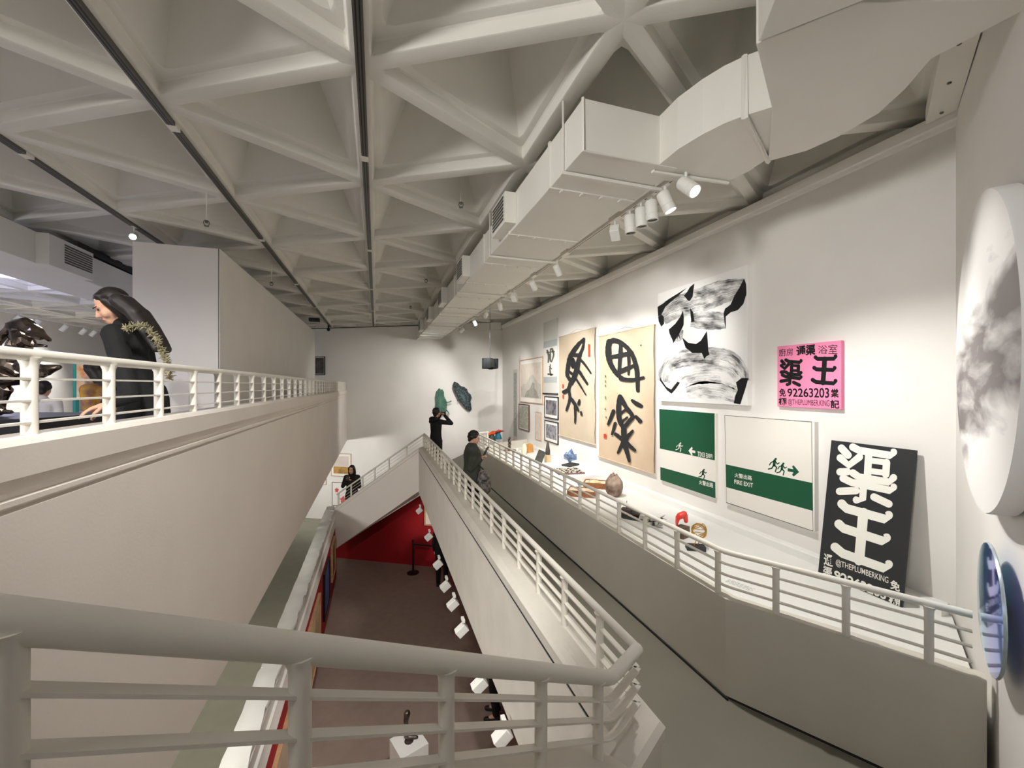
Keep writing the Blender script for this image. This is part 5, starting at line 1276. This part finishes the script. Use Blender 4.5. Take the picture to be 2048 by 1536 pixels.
# ---------------------------------------------------------------- people
SKIN = M('skin', (206, 160, 134), .55, var=.05, vscale=12); SKIN2 = M('skin shade', (176, 130, 106), .55, var=.05, vscale=12)
HAIR = M('black hair', (22, 18, 17), .5, rgb2=(34, 28, 25), vscale=30); EYEM = M('eye dark', (26, 20, 18), .3); LIP = M('lip', (158, 84, 78), .5); SHOE = M('black shoe', (26, 26, 28), .5)
def person(label, feet, yaw, h, J=None, lean=0, head=(0, 0), hair='short', top=None, sleeve=None, bottom=None, coat=None, long_sleeve=True, vox=.010, face=True, hands=True, curl=.5, seated=False, skin=None, hair_path=None, bulk=0.0, top_len=0.0):
    skin = skin or SKIN; s = h / 1.70; feet = Vector(feet)
    T = Matrix.Translation(feet) @ Matrix.Rotation(yaw, 4, 'Z') @ Matrix.Scale(s, 4); Ti = T.inverted()
    t = thing('person', label, 'person', tuple(feet))
    z_ = .46 if seated else .93
    B = dict(pelvis=(0, 0, z_), spine=(0, .0, z_ + .2), chest=(0, 0, z_ + .38), neck=(0, -.005, z_ + .545), head=(0, .03, z_ + .685))
    for sd, n in ((1, 'r'), (-1, 'l')):
        B['shoulder_' + n] = (.165 * sd, 0, z_ + .475); B['elbow_' + n] = (.215 * sd, -.02, z_ + .20); B['wrist_' + n] = (.22 * sd, .09, z_ - .03)
        B['hip_' + n] = (.088 * sd, 0, z_ - .03)
        if seated: B['knee_' + n] = (.11 * sd, .42, .48); B['ankle_' + n] = (.11 * sd, .40, .09); B['toe_' + n] = (.12 * sd, .54, .035)
        else: B['knee_' + n] = (.098 * sd, .02, .49); B['ankle_' + n] = (.10 * sd, -.02, .09); B['toe_' + n] = (.115 * sd, .13, .035)
    B = {k: Vector(v) for k, v in B.items()}
    R = Matrix.Translation(B['pelvis']) @ Matrix.Rotation(-lean, 4, 'X') @ Matrix.Translation(-B['pelvis'])
    for k in B:
        if k in ('spine', 'chest', 'neck', 'head') or k.split('_')[0] in ('shoulder', 'elbow', 'wrist'): B[k] = R @ B[k]
    wr = {}
    for k, v in (J or {}).items():
        if k.startswith('w:'): B[k[2:]] = Ti @ Vector(v)
        else: B[k] = Vector(v)
    Hm = Matrix.Translation(B['head']) @ Matrix.Rotation(head[1], 4, 'Z') @ Matrix.Rotation(head[0], 4, 'X')
    def torso(mb, e):
        for sd in (1, -1):
            mb.capsule(B['chest'] + Vector((.055 * sd, 0, .02)), B['spine'] + Vector((.045 * sd, 0, 0)), .095 + e, .088 + e, T=T)
            mb.capsule(B['spine'] + Vector((.045 * sd, 0, 0)), B['pelvis'] + Vector((.055 * sd, -.01, .0)), .088 + e, .10 + e, T=T)
        mb.capsule(B['shoulder_r'] * .92 + B['chest'] * .08, B['shoulder_l'] * .92 + B['chest'] * .08, .058 + e, .058 + e, T=T)
        mb.capsule(B['neck'] - Vector((0, 0, .04)), B['chest'], .062 + e, .09 + e, T=T)
    def arm(mb, n, e, upto=1.0):
        a, b, c = B['shoulder_' + n], B['elbow_' + n], B['wrist_' + n]
        mb.capsule(a, b, .052 + e, .042 + e, T=T); mb.capsule(b, b.lerp(c, upto), .041 + e, .041 + e - (.041 - .027 - e * .1) * upto, T=T)
    def leg(mb, n, e, upto=1.0):
        a, b, c = B['hip_' + n], B['knee_' + n], B['ankle_' + n]
        mb.capsule(a, b, .083 + e, .056 + e, T=T); mb.capsule(b, b.lerp(c, upto), .055 + e, .038 + e, T=T)
    mb = MB(); torso(mb, 0)
    mb.capsule(B['neck'] - Vector((0, 0, .03)), Hm @ Vector((0, -.02, -.06)), .052, .05, T=T)
    TH = T @ Hm
    for c, r in (((0, -.014, .03), (.074, .092, .088)), ((0, .028, -.022), (.061, .064, .084)), ((0, .046, -.078), (.040, .042, .034)), ((.034, .062, -.028), (.027, .026, .03)), ((-.034, .062, -.028), (.027, .026, .03)), ((.077, -.012, -.006), (.010, .022, .030)), ((-.077, -.012, -.006), (.010, .022, .030))):
        mb.ball(c, r, T=TH)
    mb.capsule((0, .086, .004), (0, .103, -.026), .009, .0135, T=TH); mb.capsule((-.034, .078, .026), (.034, .078, .026), .012, T=TH); mb.capsule((-.017, .084, -.060), (.017, .084, -.060), .010, T=TH)
    for n in ('r', 'l'):
        arm(mb, n, 0); leg(mb, n, 0)
        mb.capsule(B['ankle_' + n], B['toe_' + n], .04, .032, T=T)
        if hands:
            w_ = B['wrist_' + n]; d = (w_ - B['elbow_' + n]).normalized(); sd = 1 if n == 'r' else -1
            ref = Vector((0, 0, -1)) if abs(d.z) < .8 else Vector((-sd, 0, 0))
            pn = (ref - d * ref.dot(d)).normalized(); lat = d.cross(pn).normalized()
            for k in (-.024, 0, .024): mb.capsule(w_ + lat * k * .6, w_ + d * .082 + lat * k, .016, .0125, n=8, T=T)
            for k, (o_, l) in enumerate(((-.032, .064), (-.011, .074), (.011, .070), (.031, .054))):
                a = w_ + d * .080 + lat * o_; b = a + (d * math.cos(curl * .6) + pn * math.sin(curl * .6)) * l * .55; c = b + (d * math.cos(curl * 1.7) + pn * math.sin(curl * 1.7)) * l * .5
                mb.capsule(a, b, .0105, .0095, n=7, T=T); mb.capsule(b, c, .0095, .008, n=7, T=T)
            ts = -1 if n == 'r' else 1
            a = w_ + d * .02 + lat * .028 * ts; b = a + (d * .7 + lat * .6 * ts + pn * .4).normalized() * .045; c = b + (d * .9 + pn * .45).normalized() * .032
            mb.capsule(a, b, .0135, .011, n=7, T=T); mb.capsule(b, c, .011, .009, n=7, T=T)
    remeshed(mb, 'body', skin, vox * (.75 if face else 1), 2, t)
    if face:
        for sd in (1, -1):
            MB().ball((.031 * sd, .083, .010), (.012, .006, .0055), 8, 6, T=TH).obj('eye', EYEM, t, smooth=80)
            MB().capsule((.016 * sd, .092, .030), (.046 * sd, .083, .032), .004, .003, 6, T=TH).obj('eyebrow', HAIR, t)
        MB().capsule((-.017, .0925, -.060), (.017, .0925, -.060), .0045, .0045, 6, T=TH).obj('mouth', LIP, t)
    # hair
    mb = MB()
    mb.ball((0, -.028, .042), (.084, .094, .090), T=TH); mb.capsule((-.030, .028, .084), (.030, .028, .084), .030, T=TH)
    if hair == 'short':
        mb.capsule((.066, -.02, .02), (.066, .01, .05), .028, T=TH); mb.capsule((-.066, -.02, .02), (-.066, .01, .05), .028, T=TH); mb.ball((0, -.075, -.02), (.062, .035, .06), T=TH)
        random.seed(int(h * 1000))
        for k in range(44):
            a = random.uniform(0, 2 * PI); e = random.uniform(-.35 if math.sin(a) < .1 else .5, 1.3); c = Vector((.08 * math.cos(a) * math.cos(e), -.02 + .09 * math.sin(a) * math.cos(e), .045 + .088 * math.sin(e)))
            mb.ball(c, random.uniform(.02, .034), 7, 5, T=TH)
    else:
        for sd in (1, -1):
            mb.capsule((.066 * sd, .025, .05), (.074 * sd, .0, -.06), .026, .03, T=TH); mb.capsule((.074 * sd, .0, -.06), (.07 * sd, -.02, -.18), .032, .03, T=TH)
        mb.ball((0, -.085, -.04), (.07, .04, .09), T=TH)
        for sd in (1, -1): mb.capsule((.070 * sd, -.02, .02), (.072 * sd, -.04, -.10), .036, .036, T=TH)
        if hair_path:
            for i in range(len(hair_path) - 1):
                for k in (-1, 0, 1):
                    o_ = Vector((0, 0, 1)).cross((hair_path[i + 1] - hair_path[i])).normalized() * .032 * k
                    mb.capsule(hair_path[i] + o_, hair_path[i + 1] + o_, .05 * (1 - .12 * i), .05 * (1 - .12 * (i + 1)))
        else:
            mb.capsule((0, -.08, -.02), (0, -.10, -.26), .06, .055, T=TH); mb.capsule((.04, -.07, -.02), (.05, -.085, -.24), .045, .04, T=TH); mb.capsule((-.04, -.07, -.02), (-.05, -.085, -.24), .045, .04, T=TH)
    remeshed(mb, 'hair', HAIR, vox, 3, t)
    # clothes
    if top is not None:
        mb = MB(); torso(mb, .018 + bulk)
        for n in ('r', 'l'): arm(mb, n, .014 + bulk * .5, .94 if long_sleeve else .15)
        mb.capsule(B['pelvis'] + Vector((.06, 0, .02)), B['pelvis'] + Vector((.065, 0, -.08 - top_len)), .115, .12, T=T); mb.capsule(B['pelvis'] + Vector((-.06, 0, .02)), B['pelvis'] + Vector((-.065, 0, -.08 - top_len)), .115, .12, T=T)
        mb.capsule(B['neck'] + Vector((0, 0, .0)), B['neck'] - Vector((0, 0, .05)), .066, .085, T=T)
        remeshed(mb, 'jacket' if long_sleeve else 'shirt', top, vox * 1.15, 3, t)
    if coat is not None:
        mb = MB()
        for sd in (1, -1): mb.capsule(B['pelvis'] + Vector((.05 * sd, 0, .05)), B['pelvis'] * .5 + Vector((.085 * sd, .0, .18)), .12, .14, T=T)
        mb.capsule(B['pelvis'] + Vector((0, 0, .0)), Vector((0, .0, .30)), .13, .15, T=T)
        remeshed(mb, 'skirt', coat, vox * 1.3, 3, t)
    if bottom is not None:
        mb = MB(); mb.capsule(B['hip_r'], B['hip_l'], .105, T=T)
        for n in ('r', 'l'): leg(mb, n, .018, .96)
        remeshed(mb, 'trousers', bottom, vox * 1.2, 3, t)
    mb = MB()
    for n in ('r', 'l'):
        f_ = MB(); f_.capsule(B['ankle_' + n] - Vector((0, .03, .04)), B['toe_' + n] + Vector((0, .01, .004)), .046, .038, T=T); f_.capsule(B['ankle_' + n] - Vector((0, .0, .02)), B['ankle_' + n] + Vector((0, 0, .01)), .045, .042, T=T)
        for i, v in enumerate(f_.v): v.z = max(v.z, feet[2] + .002)
        f_.obj('shoe', SHOE, t, smooth=60)
    return t, T @ Hm, T
def cloth(name, rgb, rgb2=None, sc=10): return M(name, rgb, .85, rgb2=rgb2, vscale=sc, bump=.25, bscale=45)
BLK = cloth('black wool', (13, 13, 14), (19, 19, 20)); OLIVE = cloth('olive wool', (62, 66, 58), (52, 54, 48)); DGREY = cloth('dark trousers', (34, 34, 36), (26, 26, 28))
def yaw_to(dx, dy): return math.atan2(-dx, dy)
CR = Vector((math.cos(YAW), -math.sin(YAW), 0)); CF = Vector((math.sin(YAW), math.cos(YAW), 0))     # picture right, picture depth

# woman bending over the bronze figure's plinth on the upper floor
D0 = 2.62
ft = at_d(290, 800, 2.80); ft.z = 1.4
fw = (-CR * .93 - CF * .36)
hr = at_d(186, 818, 2.42)
hp = [at_d(246, 604, 2.66), at_d(276, 628, 2.67), at_d(296, 654, 2.66), at_d(312, 678, 2.65), at_d(324, 698, 2.64)]
tr = person('woman in black bending over the upper railing, long dark hair, fluffy trim', tuple(ft), yaw_to(fw.x, fw.y), 1.62, lean=.22, head=(-.55, .55), hair='long', hair_path=hp,
            J={'w:elbow_l': at_d(262, 790, 2.52), 'w:wrist_l': at_d(216, 806, 2.45), 'w:elbow_r': at_d(262, 782, 2.85), 'w:wrist_r': at_d(222, 806, 2.8)}, top=BLK, coat=BLK, vox=.0085, curl=.35)
pth = [at_d(x, y, d) for x, y, d in ((250, 658, 2.50), (268, 652, 2.50), (290, 652, 2.52), (309, 672, 2.56), (322, 697, 2.58), (332, 722, 2.58), (340, 758, 2.58))]
mb = MB(); random.seed(8)
for i in range(len(pth) - 1):
    for k in range(60):
        q = pth[i].lerp(pth[i + 1], random.random()); dv_ = Vector((random.gauss(0, 1), random.gauss(0, 1), random.gauss(0, 1))).normalized()
        mb.capsule(q, q + dv_ * random.uniform(.018, .034), .006, .002, 5)
mb.obj('fluffy_trim', cloth('fluffy trim', (150, 142, 112), (92, 88, 66), 30), tr[0], smooth=80)
# seated visitors behind her
def stool(p, label):
    p = Vector(p)
    t = thing('stool', label, 'stool', tuple(p)); MB().lathe([(.15, .30), (.16, .31), (.16, .335), (.14, .345)], 20, T=Matrix.Translation(p)).obj('seat', OAK, t, smooth=40)
    for k in range(4):
        a = PI / 4 + k * PI / 2; MB().tube([p + Vector((.14 * math.cos(a), .14 * math.sin(a), 0)), p + Vector((.10 * math.cos(a), .10 * math.sin(a), .31))], .014, 8).obj('leg', OAK, t)
ft = at_d(224, 780, 4.9); ft.z = 1.4; fw = -CR
FLORAL = cloth('floral cloth', (196, 150, 40), (92, 60, 96), 9)
stool((ft.x, ft.y, 1.4), 'low wooden stool under the seated visitor in floral clothes')
person('seated visitor with dark hair in yellow and purple floral clothes', tuple(ft), yaw_to(fw.x, fw.y), 1.76, lean=.25, head=(-.4, .3), hair='long', seated=True, top=FLORAL, bottom=DGREY, vox=.012, face=False, hands=True)
ft = at_d(86, 780, 5.5); ft.z = 1.4; fw = -CR * .5 + CF
stool((ft.x, ft.y, 1.4), 'low wooden stool under the seated visitor in white')
person('seated visitor with black hair in white shirt beyond the black plinth', tuple(ft), yaw_to(fw.x, fw.y), 1.40, hair='short', seated=True, top=cloth('white shirt', (226, 224, 222), (206, 204, 204)), bottom=cloth('navy trousers', (36, 40, 62)), vox=.012, face=False)

# woman with a phone on the passage
ft = Vector((1.56, 6.98, 0)); D1 = depth(ft)
hz = 2.4 - (868 - 771) * D1 / FPX
fw = CR * .93 + CF * .25 + Vector((0, 0, 0))
ph = at_d(970, 903, D1 - .02)
BL_ = CR * .06
t, TH, T = person('woman in dark olive jacket looking at her phone on the passage', tuple(ft), yaw_to(fw.x, fw.y), hz / 1.0, head=(-.25, 0), hair='short', top=OLIVE, bottom=DGREY, vox=.009, curl=.9, bulk=.045,
   J={'w:elbow_l': at_d(943, 930, D1 + .10), 'w:wrist_l': at_d(961, 916, D1 + .05), 'w:elbow_r': at_d(941, 936, D1 - .17), 'w:wrist_r': at_d(959, 919, D1 - .08)})
mb = MB(); mb.lathe([(.098, -.012), (.102, .002), (.082, .03), (.066, .04)], 18, T=T @ Matrix.Translation((0, .01, 1.478))); mb.obj('white_collar', cloth('white collar', (222, 220, 212)), t, smooth=60)
q = at_d(972, 902, D1 - .05); u_ = (CR * .45 + Vector((0, 0, .9))).normalized(); s_ = CF.cross(u_).normalized()
tp = thing('phone', 'dark phone held by the woman in the olive jacket', 'phone', tuple(q))
Tp = basis(CF * 1.0, u_, CF.cross(u_), q)
MB().box((-.040, -.08, -.005), (.040, .08, .005), T=basis((CR * .4 + CF * .9).normalized(), u_, (CR * .4 + CF * .9).normalized().cross(u_), q)).obj('case', DARK, tp, bevel=.003)
MB().box((-.036, -.074, .005), (.036, .074, .0058), T=basis((CR * .4 + CF * .9).normalized(), u_, (CR * .4 + CF * .9).normalized().cross(u_), q)).obj('screen', M('phone screen', (40, 58, 60), .2), tp)
bq = at_d(966, 960, D1 - .12)
tb = thing('patterned_bag', 'black and white patterned cloth bag hanging from the arm of the olive jacket woman', 'bag', tuple(bq))
mb = MB(); mb.capsule(bq + Vector((0, 0, .10)), bq + Vector((0, 0, -.10)), .08, .13); mb.capsule(bq + CR * .05 + Vector((0, 0, .05)), bq + CR * .04 + Vector((0, 0, -.14)), .07, .10)
remeshed(mb, 'sack', M('bag pattern', (150, 142, 136), .8, rgb2=(20, 20, 22), vscale=15), .012, 3, tb)
mb = MB(); el = at_d(952, 926, D1 - .12); mb.tube([bq + Vector((0, 0, .13)) - CR * .05, el - CR * .02, el + CR * .015, bq + Vector((0, 0, .13)) + CR * .05], .012, 8); mb.obj('strap', DARK, tb)

# man in black photographing the butterflies
ft = Vector((1.50, 11.10, 0)); D2 = depth(ft); hz = 2.4 - (820 - 771) * D2 / FPX
fw = CR * .55 + CF * .85
t, TH, T = person('man in black hooded jacket raising a camera toward the butterflies', tuple(ft), yaw_to(fw.x, fw.y), hz, head=(.12, 0), hair='short', top=BLK, bottom=BLK, vox=.011, face=True, curl=1.0, skin=SKIN2, top_len=.05,
   J={'elbow_r': (.34, .20, 1.36), 'wrist_r': (.09, .22, 1.56), 'elbow_l': (-.25, .28, 1.36), 'wrist_l': (-.08, .24, 1.55)})
mb = MB(); mb.ball((0, -.11, 1.47), (.13, .07, .075), T=T); remeshed(mb, 'hood', BLK, .012, 2, t)
cp = T @ Vector((0, .29, 1.60)); tc_ = thing('camera_body', 'small dark camera held up by the man in black', 'camera', tuple(cp))
MB().box((-.06, -.025, -.04), (.06, .025, .04), T=T @ Matrix.Translation((0, .27, 1.60))).obj('case', DARK, tc_, bevel=.004); MB().lathe([(.03, 0), (.03, .05)], 14, T=T @ Matrix.Translation((0, .295, 1.60)) @ Matrix.Rotation(-PI / 2, 4, 'X')).obj('lens', DARK, tc_)

# woman with phone on the far stair, facing the camera
base = at_plane(704, 918, P2 + FW_N * .42, FW_N); st = math.floor((P2 - Vector((base.x, base.y, 0))).dot(-FW_DIR) / .29)
run = (Vector((base.x, base.y, 0)) - Vector((P2.x, P2.y, 0))).dot(FW_DIR); k_ = int(run / .29)
zf = -.1875 * (k_ + 1)
ft = Vector((base.x, base.y, zf)); hz = base.z - zf
fw = -CF
t, TH, T = person('woman with long hair holding a phone, standing on the far stairs', tuple(ft), yaw_to(fw.x, fw.y), max(1.5, min(1.75, hz)), head=(-.1, 0), hair='long', top=cloth('brown black coat', (38, 30, 26), (28, 22, 20)), bottom=BLK, vox=.012, face=True, curl=1.0, top_len=.12,
   J={'elbow_r': (.23, .06, 1.16), 'wrist_r': (.05, .22, 1.40), 'elbow_l': (-.23, .06, 1.14), 'wrist_l': (-.05, .21, 1.36)})
qp = T @ Vector((0, .31, 1.44)); tp = thing('phone', 'small phone held by the woman on the far stairs', 'phone', tuple(qp))
MB().box((-.038, -.005, -.075), (.038, .005, .075), T=T @ Matrix.Translation((0, .31, 1.44))).obj('case', DARK, tp, bevel=.003); MB().lathe([(.008, 0), (.008, .003)], 10, T=T @ Matrix.Translation((.02, .315, 1.50)) @ Matrix.Rotation(-PI / 2, 4, 'X')).obj('lens', LENSD, tp)

# visitors on the lower floor, seen in part below the passage slab
ft = at_z(884, 1172, -3); person('person in black clothes standing at the barrier on the lower floor', tuple(ft), yaw_to(CF.x, CF.y), 1.74, hair='short', top=BLK, bottom=BLK, vox=.013, face=False)
ft = at_z(990, 1432, -3); person('person in black trousers on the lower floor seen through the stair railing', tuple(ft), yaw_to(-CR.x, -CR.y), 1.72, hair='short', top=BLK, bottom=BLK, vox=.013, face=False)
